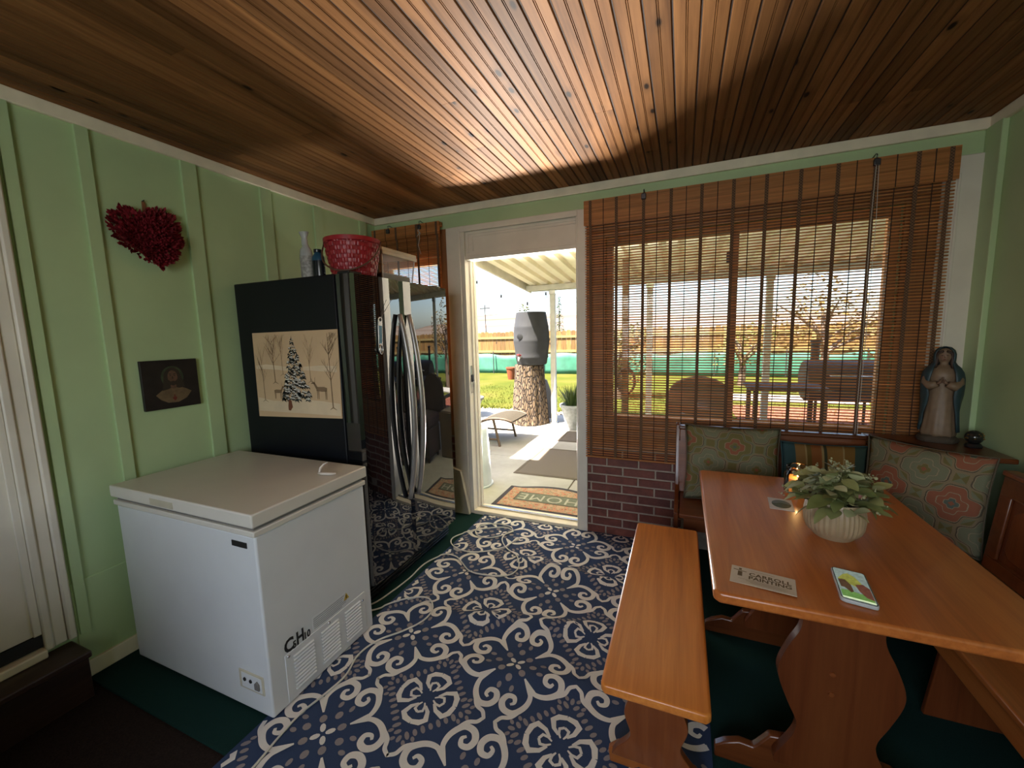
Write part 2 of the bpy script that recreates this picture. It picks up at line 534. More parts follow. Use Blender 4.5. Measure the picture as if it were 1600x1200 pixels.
# ceiling planks: beaded tongue and groove boards running towards the back wall
ceiling = struct('ceiling', MB().box(XL-0.15, XR+0.15, YF-0.15, D+0.16, ZC+0.006, ZC+0.12), M['groove'], 'stained knotty pine plank ceiling', 'ceiling')
PW = 0.0845
plank_cache = {}
def plank(x, y0, y1):
    mb = MB()
    w = PW
    # profile across the board: V edges and a double bead in the middle
    prof = [(0.0022, 0.007), (0.0032, 0.004), (0.006, 0.0), (w*0.45, 0.0), (w*0.466, 0.005), (w*0.484, 0.0008), (w*0.516, 0.0008), (w*0.534, 0.005), (w*0.55, 0.0), (w-0.006, 0.0), (w-0.0032, 0.004), (w-0.0022, 0.007)]
    n = len(prof)
    vs = [(a, 0.0006, b) for a, b in prof] + [(a, (y1-y0)-0.0006, b) for a, b in prof]
    mb.add(vs, [(i, i+1, n+i+1, n+i) for i in range(n-1)])
    mb.add([(0.003, 0.0006, 0), (w-0.003, 0.0006, 0), (w-0.003, 0.0006, 0.007), (0.003, 0.0006, 0.007)], [(0, 1, 2, 3)])
    mb.add([(0.003, y1-y0-0.0006, 0), (w-0.003, y1-y0-0.0006, 0), (w-0.003, y1-y0-0.0006, 0.007), (0.003, y1-y0-0.0006, 0.007)], [(3, 2, 1, 0)])
    o = obj('plank', mb, M['ceil'], ceiling)
    o.location = (x, y0, ZC)
rr = random.Random(3)
x = XL - 0.01
while x < XR:
    y = YF
    first = rr.uniform(0.5, 2.6)
    y1 = y + first
    while True:
        if D - y1 < 0.35: y1 = D
        plank(x, y, min(y1, D))
        if y1 >= D: break
        y = y1; y1 = y + rr.uniform(1.5, 3.0)
    x += PW

# brick wainscot in the back wall
obj('mortar', MB().box(DX1+0.06, XR, D-0.004, D+0.001, 0.0, 0.648), M['mortar'], wall_back)
obj('mortar', MB().box(XL, DX0-0.10, D-0.004, D+0.001, 0.0, 0.648), M['mortar'], wall_back)
bk_mesh = {}
def brick(x0, x1, z0, z1):
    key = (round(x1-x0, 3), round(z1-z0, 3))
    if key not in bk_mesh:
        w, h = key
        c = 0.003
        mb = MB().add([(0,0,0),(w,0,0),(w,0,h),(0,0,h),(c,-0.006,c),(w-c,-0.006,c),(w-c,-0.006,h-c),(c,-0.006,h-c)],
                      [(4,5,6,7),(0,1,5,4),(1,2,6,5),(2,3,7,6),(3,0,4,7)])
        bk_mesh[key] = mesh_of(mb, 'brick', M['brick'])
    o = obj('brick', bk_mesh[key], None, wall_back)
    o.location = (x0, D-0.004+rr.uniform(0, 0.0015), z0)
CP = 0.0639
for sx0, sx1 in ((DX1+0.075, 0.02), (XL, DX0-0.115)):
    for r in range(10):
        z0 = 0.004 + r*CP
        z1 = min(z0 + CP - 0.0095, 0.645)
        off = -0.477 + (0.0 if r % 2 == 0 else 0.1085) + rr.uniform(-0.006, 0.006)
        k = -12
        while True:
            a = off + k*0.217 + 0.005; b = off + (k+1)*0.217 - 0.005
            k += 1
            if a > sx1: break
            if b < sx0 + 0.02: continue
            a = max(a, sx0); b = min(b, sx1)
            if b - a < 0.02: continue
            if sx0 > -1 and r == 1 and a < -0.22 < b:           # a broken brick patched with mortar
                b = -0.25
            brick(a, b, z0, z1)

# ------------------------------------------------------------------ door 1 (open patio door) and windows
door = struct('door_1', MB()
    .box(DX0-0.155, DX0-0.035, D-0.02, D+0.002, 0.0, 2.285)
    .box(DX1+0.012, DX1+0.077, D-0.02, D+0.002, 0.0, 2.285)
    .box(DX0-0.035, DX1+0.012, D-0.02, D+0.002, DZ1+0.185, 2.285), M['white_paint'], 'open white framed doorway onto the sunny patio', 'door', bevel=0.004)
obj('jamb', MB().box(DX0-0.035, DX0, D-0.012, D+0.17, 0.0, DZ1+0.19), M['white_paint'], door, bevel=0.003)
obj('jamb', MB().box(DX1, DX1+0.012, D-0.012, D+0.17, 0.0, DZ1+0.19), M['white_paint'], door, bevel=0.003)
obj('track', MB().box(DX0-0.003, DX0+0.014, D+0.05, D+0.075, 0.03, DZ1).box(DX0-0.003, DX0+0.010, D+0.11, D+0.13, 0.03, DZ1), M['white_paint'], door)
lat = obj('strike_plate', MB().box(DX0, DX0+0.004, D+0.01, D+0.04, 1.00, 1.22), M['steel'], door, bevel=0.001)
tag(lat, 'metal strike plate')
obj('latch', MB().box(DX0+0.004, DX0+0.022, D+0.012, D+0.034, 1.09, 1.15), M['dark_steel'], lat, bevel=0.003)
tp = obj('transom_panel', MB().box(DX0, DX1, D+0.012, D+0.05, DZ1, DZ1+0.19), M['white_paint'], door)
obj('panel_molding', MB().box(DX0+0.012, DX1, D+0.004, D+0.014, DZ1+0.165, DZ1+0.178).box(DX0+0.012, DX0+0.028, D+0.004, D+0.014, DZ1+0.03, DZ1+0.165)
    .box(DX0+0.06, DX1, D+0.006, D+0.013, DZ1+0.145, DZ1+0.152).box(DX0+0.06, DX0+0.067, D+0.006, D+0.013, DZ1+0.04, DZ1+0.145), M['white_paint'], tp, bevel=0.002)
obj('head_track', MB().box(DX0, DX1, D+0.0, D+0.10, DZ1-0.022, DZ1+0.008), M['white_paint'], door, bevel=0.003)
th = obj('threshold', MB().box(DX0, DX1, D-0.015, D+0.07, -0.01, 0.030).box(DX0, DX1, D+0.07, D+0.17, -0.06, 0.012), M['cream_trim'], door, bevel=0.004)
obj('threshold_rail', MB().box(DX0, DX1, D+0.055, D+0.066, 0.03, 0.042).box(DX0, DX1, D+0.09, D+0.10, 0.012, 0.03), M['steel'], th, bevel=0.001)

def window(name, w, label, mull=None):
    x0, x1, z0, z1 = w
    wd = struct(name, MB().box(x0, x1, D+0.03, D+0.10, z0, z0+0.045).box(x0, x1, D+0.03, D+0.10, z1-0.045, z1)
                .box(x0, x0+0.04, D+0.03, D+0.10, z0+0.045, z1-0.045).box(x1-0.04, x1, D+0.03, D+0.10, z0+0.045, z1-0.045), M['window_wood'], label, 'window', bevel=0.003)
    xs = [x0+0.04] + ([mull-0.022, mull+0.022] if mull else []) + [x1-0.04]
    if mull:
        ml = obj('mullion', MB().box(mull-0.022, mull+0.022, D+0.03, D+0.10, z0+0.045, z1-0.045), M['window_wood'], wd, bevel=0.003)
        obj('latch', MB().box(mull-0.045, mull-0.015, D+0.015, D+0.032, 1.86, 1.93), M['dark_steel'], ml, bevel=0.004)
    for i in range(0, len(xs), 2):
        obj('pane', MB().box(xs[i], xs[i+1], D+0.062, D+0.066, z0+0.045, z1-0.045), M['glass'], wd)
    obj('sill', MB().box(x0-0.04, x1+0.04, D-0.02, D+0.03, z0-0.035, z0), M['window_wood'], wd, bevel=0.004)
    return wd
win1 = window('window_1', W1, 'wide sliding window behind the big bamboo blind', 0.285)
win2 = window('window_2', W2, 'small window behind the little bamboo blind over the fridge')
obj('casing', MB().box(1.20, 1.363, D-0.016, D, 0.60, 2.285), M['white_paint'], win1, bevel=0.004)
obj('casing_bead', MB().box(1.255, 1.268, D-0.022, D-0.014, 0.70, 2.20), M['white_paint'], win1, bevel=0.003)
tag(obj('casing', MB().box(-0.612, W1[0], D-0.014, D, 0.65, 2.285).box(W1[1], 1.199, D-0.014, D, 0.65, 2.285).box(W1[0], W1[1], D-0.014, D, W1[3], 2.285).box(W1[0], W1[1], D-0.014, D, 0.65, W1[2]-0.036), M['window_wood'], win1, bevel=0.003), 'brown stained wood casing')
tag(obj('casing', MB().box(W2[0]-0.03, W2[0], D-0.014, D, 0.648, 2.285).box(W2[1], DX0-0.156, D-0.012, D, 0.648, 2.285).box(W2[0], W2[1], D-0.014, D, 2.09, 2.285).box(W2[0], W2[1], D-0.014, D, 0.65, W2[2]-0.036), M['window_wood'], win2, bevel=0.003), 'brown stained wood casing')

# slanted white board closing the gap by the door jamb
bd = obj('skirting_board', MB().prism([(-1.748, 0.002), (-1.578, 0.002), (-1.648, 0.365), (-1.748, 0.388)], lambda a, b, t: (a, t, b), D-0.055, D-0.022), M['ivory'], bevel=0.003)
tag(bd, 'wedge shaped cream board at the foot of the door frame beside the fridge', 'board')

# door 2 in the left wall, above a brown step
door2 = struct('door_2', MB().box(XL+0.0, XL+0.012, -0.28, 0.672, 0.295, 2.30), M['white_paint'], 'white door in the left wall above the brown step', 'door', bevel=0.003)
obj('casing', MB().box(XL, XL+0.026, 0.672, 0.700, 0.215, 2.34).box(XL, XL+0.018, 0.700, 0.742, 0.215, 2.34).box(XL, XL+0.030, 0.742, 0.768, 0.215, 2.34)
    .box(XL, XL+0.024, -0.38, -0.28, 0.215, 2.34).box(XL, XL+0.024, -0.28, 0.672, 2.30, 2.34), M['white_paint'], door2, bevel=0.006)
obj('door_stop', MB().box(XL+0.012, XL+0.022, 0.648, 0.672, 0.295, 2.30), M['white_paint'], door2, bevel=0.003)
obj('threshold', MB().box(XL, XL+0.05, -0.30, 0.672, 0.20, 0.235), M['cream_trim'], door2, bevel=0.006)
obj('door_sweep', MB().box(XL+0.0, XL+0.016, -0.28, 0.672, 0.24, 0.293), M['black_plastic'], door2)
stp = obj('step', MB().box(XL+0.001, -2.262, -0.12, 0.752, -0.012, 0.172), M['step_wood'], bevel=0.004)
tag(stp, 'dark brown wooden step below the white door', 'step')
obj('nosing', MB().box(XL+0.001, -2.242, -0.12, 0.757, 0.172, 0.20), M['step_wood'], stp, bevel=0.006)

turf = tag(obj('turf_carpet', MB().box(XL+0.001, XR-0.001, 0.785, D-0.001, -0.0118, 0.0), M['turf'], bevel=0.002), 'dark green artificial turf covering the floor under the freezer, rug and table', 'carpet')

# ------------------------------------------------------------------ rug with woven scroll pattern
def weave(name, a, b, sc=260.0):
    t = NT(name)
    v = t.coord()
    wv = t.node('ShaderNodeTexWave', wave_type='BANDS', bands_direction='DIAGONAL')
    t.link(v, wv.inputs['Vector']); wv.inputs['Scale'].default_value = sc; wv.inputs['Distortion'].default_value = 1.0
    n = t.noise(v, 700, 2)
    f = t.math('MULTIPLY_ADD', wv.outputs['Fac'], 0.5, t.math('MULTIPLY', n.outputs['Fac'], 0.5))
    t.base(t.ramp(f, [(0.25, a), (0.7, b)]))
    t.set(rough=0.85, spec=0.15)
    t.bump(f, 0.5, 0.002)
    return t.mat
M['navy'] = weave('navy_weave', (0.020, 0.034, 0.082), (0.050, 0.080, 0.165))
M['cream_yarn'] = weave('cream_yarn', (0.60, 0.57, 0.54), (0.82, 0.79, 0.76))
M['taupe_yarn'] = weave('taupe_yarn', (0.20, 0.175, 0.18), (0.33, 0.29, 0.30))
RX0, RX1, RY0, RY1 = -1.462, 0.128, 0.40, 2.852
def rug_z(x, y):
    z = 0.006
    for (yc, sl, amp, w, xc, xw) in ((1.79, 0.22, 0.036, 0.06, -0.72, 0.40), (2.27, -0.10, 0.032, 0.055, -0.66, 0.36), (2.06, 0.05, 0.02, 0.05, -0.95, 0.3),
                                     (1.47, 0.16, 0.02, 0.06, -0.60, 0.30), (2.52, 0.0, 0.008, 0.05, -0.7, 0.4)):
        d = y - (yc + sl*(x+0.6))
        ex = max(-30.0, -(d/w)**2 - ((x-xc)/xw)**4)
        z += amp*math.exp(ex)
    return z
mb = MB()
nx, ny = 50, 110
for j in range(ny+1):
    for i in range(nx+1):
        x = RX0 + (RX1-RX0)*i/nx; y = RY0 + (RY1-RY0)*j/ny
        mb.v.append((x, y, rug_z(x, y)))
for j in range(ny):
    for i in range(nx):
        a = j*(nx+1)+i
        mb.f.append((a, a+1, a+nx+2, a+nx+1)); mb.m.append(0)
b0 = len(mb.v)
rim = [(i, 0) for i in range(nx+1)] + [(nx, j) for j in range(1, ny+1)] + [(i, ny) for i in range(nx-1, -1, -1)] + [(0, j) for j in range(ny-1, 0, -1)]
for i, j in rim:
    x, y, z = mb.v[j*(nx+1)+i]; mb.v.append((x, y, 0.0005))
for k in range(len(rim)):
    k2 = (k+1) % len(rim)
    i, j = rim[k]; i2, j2 = rim[k2]
    mb.f.append((j*(nx+1)+i, b0+k, b0+k2, j2*(nx+1)+i2)); mb.m.append(0)
rug = tag(obj('area_rug', mb, M['navy'], smooth=60), 'navy blue outdoor rug with cream scrolls and grey dots, rumpled in waves', 'rug')

P = 0.5535; PYY = 0.5455; RCX, RCY = -0.922, 1.236
def ribbon(mbx, pts, widths, ox, oy, sgn, lift=0.0016):
    """flat stroke following the rug surface"""
    pts = [Vector((p[0], p[1], 0)) for p in pts]
    n = len(pts)
    L = []; R = []
    for i in range(n):
        a = pts[max(i-1, 0)]; b = pts[min(i+1, n-1)]
        t = b - a
        nn = Vector((-t.y, t.x, 0)).normalized()
        w = widths[i]/2
        L.append(pts[i]+nn*w); R.append(pts[i]-nn*w)
    for i in range(n-1):
        quad = [L[i], L[i+1], R[i+1], R[i]]
        q = [(ox+p.x*P*sgn[0] if not sgn[2] else ox+p.y*P*sgn[0], oy+(p.y*PYY*sgn[1] if not sgn[2] else p.x*PYY*sgn[1])) for p in quad]
        if any(not (RX0+0.004 < a < RX1-0.004 and RY0 < b < RY1-0.004) for a, b in q): continue
        mbx.add([(a, b, rug_z(a, b)+lift) for a, b in q], [(0, 1, 2, 3)])
def dot(mbx, cx, cy_, rx, ry, ang):
    n = 10
    vs = []
    for k in range(n):
        a = 2*PI*k/n
        px, py = rx*math.cos(a), ry*math.sin(a)
        X = cx + (px*math.cos(ang)-py*math.sin(ang))*P; Y = cy_ + (px*math.sin(ang)+py*math.cos(ang))*P
        if not (RX0+0.004 < X < RX1-0.004 and RY0 < Y < RY1-0.004): return
        vs.append((X, Y, rug_z(X, Y)+0.0016))
    mbx.add(vs, [tuple(range(n))])
# one half of a bracket, in the corner facing (-,-): flower at the origin
S1 = spline([(-0.165, -0.165), (-0.205, -0.235), (-0.195, -0.32), (-0.135, -0.395), (-0.06, -0.39), (-0.025, -0.335), (-0.045, -0.28), (-0.095, -0.275), (-0.112, -0.315), (-0.088, -0.338)], 7)
W1_ = [0.014 + 0.034*math.sin(PI*min(1, (i/len(S1))*0.85+0.12)) for i in range(len(S1))]
S2 = spline([(-0.19, -0.33), (-0.135, -0.425), (-0.075, -0.455), (-0.052, -0.485), (-0.04, -0.505)], 7)
W2_ = [0.034*(1-0.3*i/len(S2)) for i in range(len(S2))]
S3 = spline([(-0.122, -0.122), (-0.158, -0.164), (-0.2, -0.215)], 5)
W3_ = [0.012 + 0.03*i/len(S3) for i in range(len(S3))]
cream = MB(); taupe = MB()
for i in range(-3, 5):
    for j in range(-3, 5):
        mx, my = RCX+i*P, RCY+j*PYY                    # medallion centre
        fx, fy = mx+P/2, my+PYY/2                      # flower centre
        for sx in (1, -1):
            for sy in (1, -1):
                for sw in (0, 1):
                    for S, W, L_ in ((S1, W1_, 0.0016), (S2, W2_, 0.0021), (S3, W3_, 0.0026)):
                        ribbon(cream, S, W, fx, fy, (sx, sy, sw), L_ + 0.0002*sw)
        for k in range(4):                              # little flower on the diagonals
            a = PI/4 + k*PI/2
            dot(cream, fx+0.048*P*math.cos(a), fy+0.048*P*math.sin(a), 0.033, 0.019, a)
        for k in range(8):
            a = k*PI/4
            d = 0.145 if k % 2 == 0 else 0.12
            dot(taupe, fx+d*P*math.cos(a), fy+d*P*math.sin(a), 0.030, 0.026, a)
        for k in range(4):
            a = k*PI/2
            for s in (-1, 1):
                dot(taupe, fx+(0.215*math.cos(a)-s*0.05*math.sin(a))*P, fy+(0.215*math.sin(a)+s*0.05*math.cos(a))*P, 0.026, 0.017, a)
        for k in range(4):                              # four open petals of the medallion along the axes
            ca, sa = math.cos(k*PI/2), math.sin(k*PI/2)
            R = lambda u, v: (u*ca - v*sa, u*sa + v*ca)
            big = 1.0 if k % 2 == 0 else 0.92
            for s in (1, -1):                           # outer chevron with a blunt corner
                q4 = [R(u*big, v*s*big) for u, v in ((0.225, 0.0), (0.212, 0.062), (0.178, 0.098), (0.115, 0.075), (0.075, 0.032))]
                ribbon(cream, q4, [0.034, 0.042, 0.042, 0.03, 0.016], mx, my, (1, 1, 0), 0.0016 + 0.0003*(s > 0))
            for s in (1, -1):                           # inner leaf
                q4 = [R(u*big, v*s*big) for u, v in ((0.142, 0.0), (0.122, 0.034), (0.085, 0.030), (0.055, 0.010))]
                ribbon(cream, q4, [0.018, 0.022, 0.018, 0.010], mx, my, (1, 1, 0), 0.0022 + 0.0003*(s > 0))
        for k in range(4):                              # diamond of dashes
            a0 = k*PI/2
            p0 = Vector((math.cos(a0), math.sin(a0)))*0.335
            p1 = Vector((math.cos(a0+PI/2), math.sin(a0+PI/2)))*0.335
            for q in range(9):
                c = p0.lerp(p1, q/9)
                dot(taupe, mx+c.x*P, my+c.y*P, 0.031 if q % 2 else 0.026, 0.0155, a0+PI/4 if q else a0)
            for q in (1, 2, 7, 8):
                c = p0.lerp(p1, q/9)*1.17
                dot(taupe, mx+c.x*P, my+c.y*P, 0.02, 0.013, a0+PI/4)
tag(obj('scroll_pattern', cream, M['cream_yarn'], rug), 'cream woven scrolls and petals')
tag(obj('dot_pattern', taupe, M['taupe_yarn'], rug), 'grey taupe woven dots')

# ------------------------------------------------------------------ white power cord on the rug
M['cord'] = plain('white_cord', (0.62, 0.60, 0.54), rough=0.4, var=0.04)
cp = [(-1.75, 1.52), (-1.62, 1.56), (-1.541, 1.624), (-1.512, 1.75), (-1.497, 1.893), (-1.50, 2.06), (-1.44, 2.19), (-1.35, 2.195), (-1.27, 2.14), (-1.17, 2.06), (-1.086, 2.044), (-0.99, 2.07),
      (-0.924, 2.138), (-0.915, 2.23), (-0.98, 2.33), (-1.08, 2.41), (-1.15, 2.50), (-1.16, 2.58), (-1.13, 2.645), (-1.17, 2.70), (-1.27, 2.715), (-1.36, 2.676), (-1.40, 2.60), (-1.36, 2.51), (-1.27, 2.488), (-1.19, 2.54), (-1.12, 2.64)]
cp2 = [(-1.12, 2.64), (-1.20, 2.665), (-1.33, 2.60), (-1.45, 2.50), (-1.50, 2.40), (-1.44, 2.31), (-1.32, 2.275), (-1.19, 2.32), (-1.09, 2.42), (-1.062, 2.505)]
def on_floor(pts, lift):
    return [(x, y, (rug_z(x, y) if RX0 < x < RX1 else 0.0) + lift) for x, y, *_ in pts]
pts = on_floor(spline([(x, y, 0) for x, y in cp], 6), 0.0078)
pts2 = on_floor(spline([(x, y, 0) for x, y in cp2], 6), 0.0078)
pts2 = [(x, y, z + 0.008*math.exp(-((i-10)/14.0)**2)) for i, (x, y, z) in enumerate(pts2)]
cord = tag(obj('extension_cord', MB().tube(pts+pts2[1:], 0.0042, 8), M['cord'], smooth=True), 'white cord looped on the rug in front of the fridge, ending in a plug', 'cord')
plug = MB().tube([(-1.062, 2.505, 0.014), (-1.052, 2.53, 0.016), (-1.047, 2.545, 0.017)], [0.008, 0.013, 0.012], 10)
pl = obj('plug', plug, M['cord'], cord, smooth=50)
obj('prong', MB().box(-1.054, -1.052, 2.545, 2.562, 0.012, 0.020).box(-1.042, -1.040, 2.545, 2.562, 0.012, 0.020), M['steel'], pl)
c3 = [(-1.75, 1.50), (-1.60, 1.535), (-1.498, 1.585), (-1.43, 1.675), (-1.365, 1.735), (-1.29, 1.765), (-1.234, 1.739), (-1.19, 1.67), (-1.196, 1.593), (-1.25, 1.50), (-1.323, 1.405), (-1.345, 1.30), (-1.313, 1.192), (-1.325, 1.08), (-1.342, 0.989), (-1.335, 0.88), (-1.323, 0.793), (-1.31, 0.62), (-1.30, 0.45)]
tag(obj('extension_cord', MB().tube(on_floor(spline([(x, y, 0) for x, y in c3], 6), 0.0078), 0.0042, 8), M['cord'], smooth=True),
    'white cord running forward over the rug along the side of the freezer', 'cord')

# ------------------------------------------------------------------ chest freezer
FX0, FX1, FY0, FY1 = -2.322, -1.419, 0.935, 1.488
frz = thing('chest_freezer', ((FX0+FX1)/2, (FY0+FY1)/2, 0), 'white chest freezer standing in front of the black fridge', 'freezer')
obj('cabinet', MB().box(FX0, FX1, FY0, FY1, 0.012, 0.752), M['freezer_white'], frz, bevel=0.008, seg=3)
obj('rim', MB().box(FX0-0.008, FX1+0.008, FY0-0.008, FY1+0.006, 0.752, 0.775), M['freezer_lid'], frz, bevel=0.004)
obj('gasket', MB().box(FX0+0.006, FX1-0.006, FY0+0.004, FY1-0.004, 0.775, 0.789), M['gasket'], frz)
lid = obj('lid', MB().box(FX0-0.016, FX1+0.010, FY0-0.012, FY1+0.016, 0.789, 0.842), M['freezer_lid'], frz, bevel=0.006, seg=3)
tag(obj('handle_recess', MB().box(-2.03, -1.875, FY0-0.0135, FY0-0.011, 0.797, 0.824), M['ivory'], lid), 'shallow beige grip in the lid edge')
tag(obj('badge', MB().box(-1.548, -1.465, FY0-0.003, FY0+0.001, 0.700, 0.722), M['ink'], frz, bevel=0.001), 'black name plate')
cpn = obj('control_panel', MB().box(-1.592, -1.453, FY0-0.004, FY0+0.001, 0.100, 0.178), M['ivory'], frz, bevel=0.002)
obj('panel_face', MB().box(-1.575, -1.462, FY0-0.006, FY0-0.004, 0.110, 0.170), M['freezer_white'], cpn)
for x_ in (-1.556, -1.522):
    obj('indicator_light', MB().lathe([(0.008, 0), (0.007, 0.003), (0.0, 0.004)], 12).xform(Matrix.Translation((x_, FY0-0.006, 0.145)) @ Matrix.Rotation(PI/2, 4, 'X')), M['ink'], cpn, smooth=50)
obj('knob', MB().prism([(-0.013, -0.017), (0.013, -0.017), (0.013, 0.008), (0.0, 0.02), (-0.013, 0.008)], lambda a, b, t: (-1.484+a, t, 0.138+b), FY0-0.012, FY0-0.006), M['gasket'], cpn, bevel=0.002)
# ventilated service panel on the right side
vp = obj('vent_panel', MB().box(FX1-0.001, FX1+0.003, 1.002, 1.440, 0.020, 0.225), M['freezer_white'], frz, bevel=0.002)
for b in range(3):
    y0 = 1.038 + b*0.136
    for k in range(10):
        z = 0.050 + k*0.0158
        obj('louver', MB().prism([(0.003, 0.0), (0.008, 0.0025), (0.003, 0.007)], lambda a, c, t: (FX1+a, t, z+c), y0, y0+0.098), M['freezer_white'], vp)
for y_, z_ in ((1.018, 0.212), (1.222, 0.213), (1.425, 0.188)):
    obj('screw', MB().lathe([(0.006, 0), (0.005, 0.002), (0, 0.003)], 10).xform(Matrix.Translation((FX1+0.003, y_, z_)) @ Matrix.Rotation(PI/2, 4, 'Y')), M['steel'], vp, smooth=50)
wl_ = obj('warning_label', MB().box(FX1, FX1+0.0008, 1.140, 1.345, 0.232, 0.290), M['freezer_white'], frz)
obj('printed_lines', MB().box(FX1+0.0008, FX1+0.0012, 1.145, 1.315, 0.280, 0.282).box(FX1+0.0008, FX1+0.0012, 1.145, 1.310, 0.271, 0.273).box(FX1+0.0008, FX1+0.0012, 1.145, 1.305, 0.262, 0.264)
    .box(FX1+0.0008, FX1+0.0012, 1.145, 1.330, 0.253, 0.255).box(FX1+0.0008, FX1+0.0012, 1.145, 1.325, 0.245, 0.247).box(FX1+0.0008, FX1+0.0012, 1.145, 1.300, 0.237, 0.239), M['grey_ink'], wl_)
M['yellow'] = plain('warning_yellow', (0.55, 0.36, 0.03), rough=0.5)
tri = obj('warning_triangle', MB().add([(FX1+0.0011, 1.312, 0.256), (FX1+0.0011, 1.345, 0.256), (FX1+0.0011, 1.3285, 0.288)], [(0, 1, 2)]), M['yellow'], wl_)
obj('triangle_mark', MB().box(FX1+0.0012, FX1+0.0016, 1.3262, 1.3308, 0.261, 0.277), M['ink'], wl_)
sd = lambda a, b: (FX1+0.001, 1.003+a, 0.252+b)
text_mesh('C', 0.075, sd, 'letter', M['ink'], frz, 'LEFT', sx=0.85, bold=0.035)
text_mesh('H', 0.075, lambda a, b: (FX1+0.001, 1.058+a, 0.252+b), 'letter', M['ink'], frz, 'LEFT', sx=0.7, bold=0.035)
text_mesh('5', 0.042, lambda a, b: (FX1+0.001, 1.041+a, 0.239+b), 'letter', M['ink'], frz, 'LEFT', sx=0.8, bold=0.035)
text_mesh('10', 0.042, lambda a, b: (FX1+0.001, 1.092+a, 0.239+b), 'letter', M['ink'], frz, 'LEFT', sx=0.8, bold=0.035)
for xx in (FX0+0.03, FX1-0.13):
    for yy in (FY0+0.03, FY1-0.07):
        obj('foot', MB().box(xx, xx+0.04, yy, yy+0.04, 0.0, 0.013), M['black_plastic'], frz)

# unseen counter added behind the viewer to shade the near left floor
kc = thing('shade_counter', (-1.85, -0.45, 0), 'unseen dark counter added behind the viewer to shade the near left floor', 'counter')
obj('carcass', MB().box(XL+0.002, -1.36, -0.74, -0.17, 0.0, 0.86), M['step_wood'], kc)
obj('worktop', MB().box(XL+0.002, -1.33, -0.77, -0.14, 0.86, 0.90), M['gasket'], kc, bevel=0.004)

# small white bird shaped clip lying on the freezer lid
M['shell'] = plain('white_ceramic', (0.66, 0.60, 0.55), rough=0.35)
bag_clip = thing('clip', (-1.49, 1.35, 0.842), 'small curled white clip lying on the freezer lid near its right edge', 'clip')
obj('jaw', MB().tube([(-1.535, 1.335, 0.8485), (-1.505, 1.333, 0.851), (-1.47, 1.345, 0.850), (-1.452, 1.36, 0.8475)], [0.005, 0.009, 0.009, 0.005], 8, flat=(1.2, 0.7)), M['shell'], bag_clip, smooth=True)
obj('tail', MB().tube([(-1.53, 1.337, 0.850), (-1.535, 1.35, 0.868), (-1.522, 1.36, 0.885), (-1.505, 1.365, 0.893)], [0.006, 0.009, 0.007, 0.003], 8, flat=(0.6, 1.2)), M['shell'], bag_clip, smooth=True)

# ------------------------------------------------------------------ side by side fridge
KX = -1.50         # front face of the doors
FS0, FS1, FG = 1.60, 2.482, 1.975
fr = thing('fridge', (-1.95, 2.04, 0), 'tall glossy black side by side fridge by the patio door', 'fridge')
obj('cabinet', MB().box(-2.375, -1.622, FS0, FS1, 0.03, 1.785), M['fridge_side'], fr, bevel=0.006)
obj('door_seal', MB().box(-1.622, -1.608, FS0+0.012, FS1-0.012, 0.13, 1.775), M['black_plastic'], fr)
def fdoor(y0, y1, hinge_left):
    # plan profile (y, x) of a softly bowed door
    n = 28; out = []
    for i in range(n+1):
        t = i/n
        y = y0 + (y1-y0)*t
        e = min(t, 1-t)*(y1-y0)
        rnd_ = 0.016
        dx = 0.0
        if e < rnd_: dx = -(rnd_ - math.sqrt(max(0, rnd_**2-(rnd_-e)**2)))
        bow = 0.006*math.sin(PI*t)
        out.append((y, KX + bow + dx - 0.004))
    out += [(y1, -1.608), (y0, -1.608)]
    return MB().prism(out, lambda a, b, t: (b, a, t), 0.128, 1.782)
def door_gloss():
    t = NT('black_gloss_door')
    v = t.coord(scale=(1, 1.0, 0.35))
    n = t.noise(v, 3.2, 1, 0.4)
    n.inputs['Distortion'].default_value = 0.3
    t.base(t.ramp(n.outputs['Fac'], [(0, (0.006, 0.007, 0.009)), (1, (0.008, 0.009, 0.011))]))
    t.set(rough=0.015, ior=1.95)
    t.bump(n.outputs['Fac'], 0.12, 0.012)
    return t.mat
M['door_gloss'] = door_gloss()
dl = obj('door', fdoor(FS0, FG-0.004, True), M['door_gloss'], fr, smooth=30)
dr = obj('door', fdoor(FG+0.004, FS1, False), M['door_gloss'], fr, smooth=30)
M['handle_gloss'] = plain('handle_satin', (0.36, 0.34, 0.33), rough=0.3, metal=0.5)
for d, y_, in ((dl, 1.935), (dr, 2.018)):
    hp = []
    for i in range(21):
        t = i/20
        hp.append((KX + 0.012 + 0.062*math.sin(PI*t)**0.8, y_, 0.50 + 1.09*t))
    obj('handle', MB().tube(hp, [0.014+0.004*math.sin(PI*i/20) for i in range(21)], 12, flat=(1.1, 0.9)), M['handle_gloss'], d, smooth=True)
kick = obj('kick_grille', MB().box(-1.66, -1.565, FS0+0.02, FS1-0.02, 0.006, 0.120), M['black_plastic'], fr, bevel=0.006)
for k in range(5):
    obj('grille_slat', MB().box(-1.566, -1.558, FS0+0.03, FS1-0.03, 0.018+k*0.02, 0.028+k*0.02), M['black_gloss'], kick, bevel=0.002)
obj('hinge_cover', MB().box(-1.62, -1.54, FS0+0.02, FS0+0.11, 1.785, 1.799), M['black_plastic'], fr, bevel=0.005)
obj('hinge_cover', MB().box(-1.62, -1.54, FS1-0.11, FS1-0.02, 1.785, 1.799), M['black_plastic'], fr, bevel=0.005)
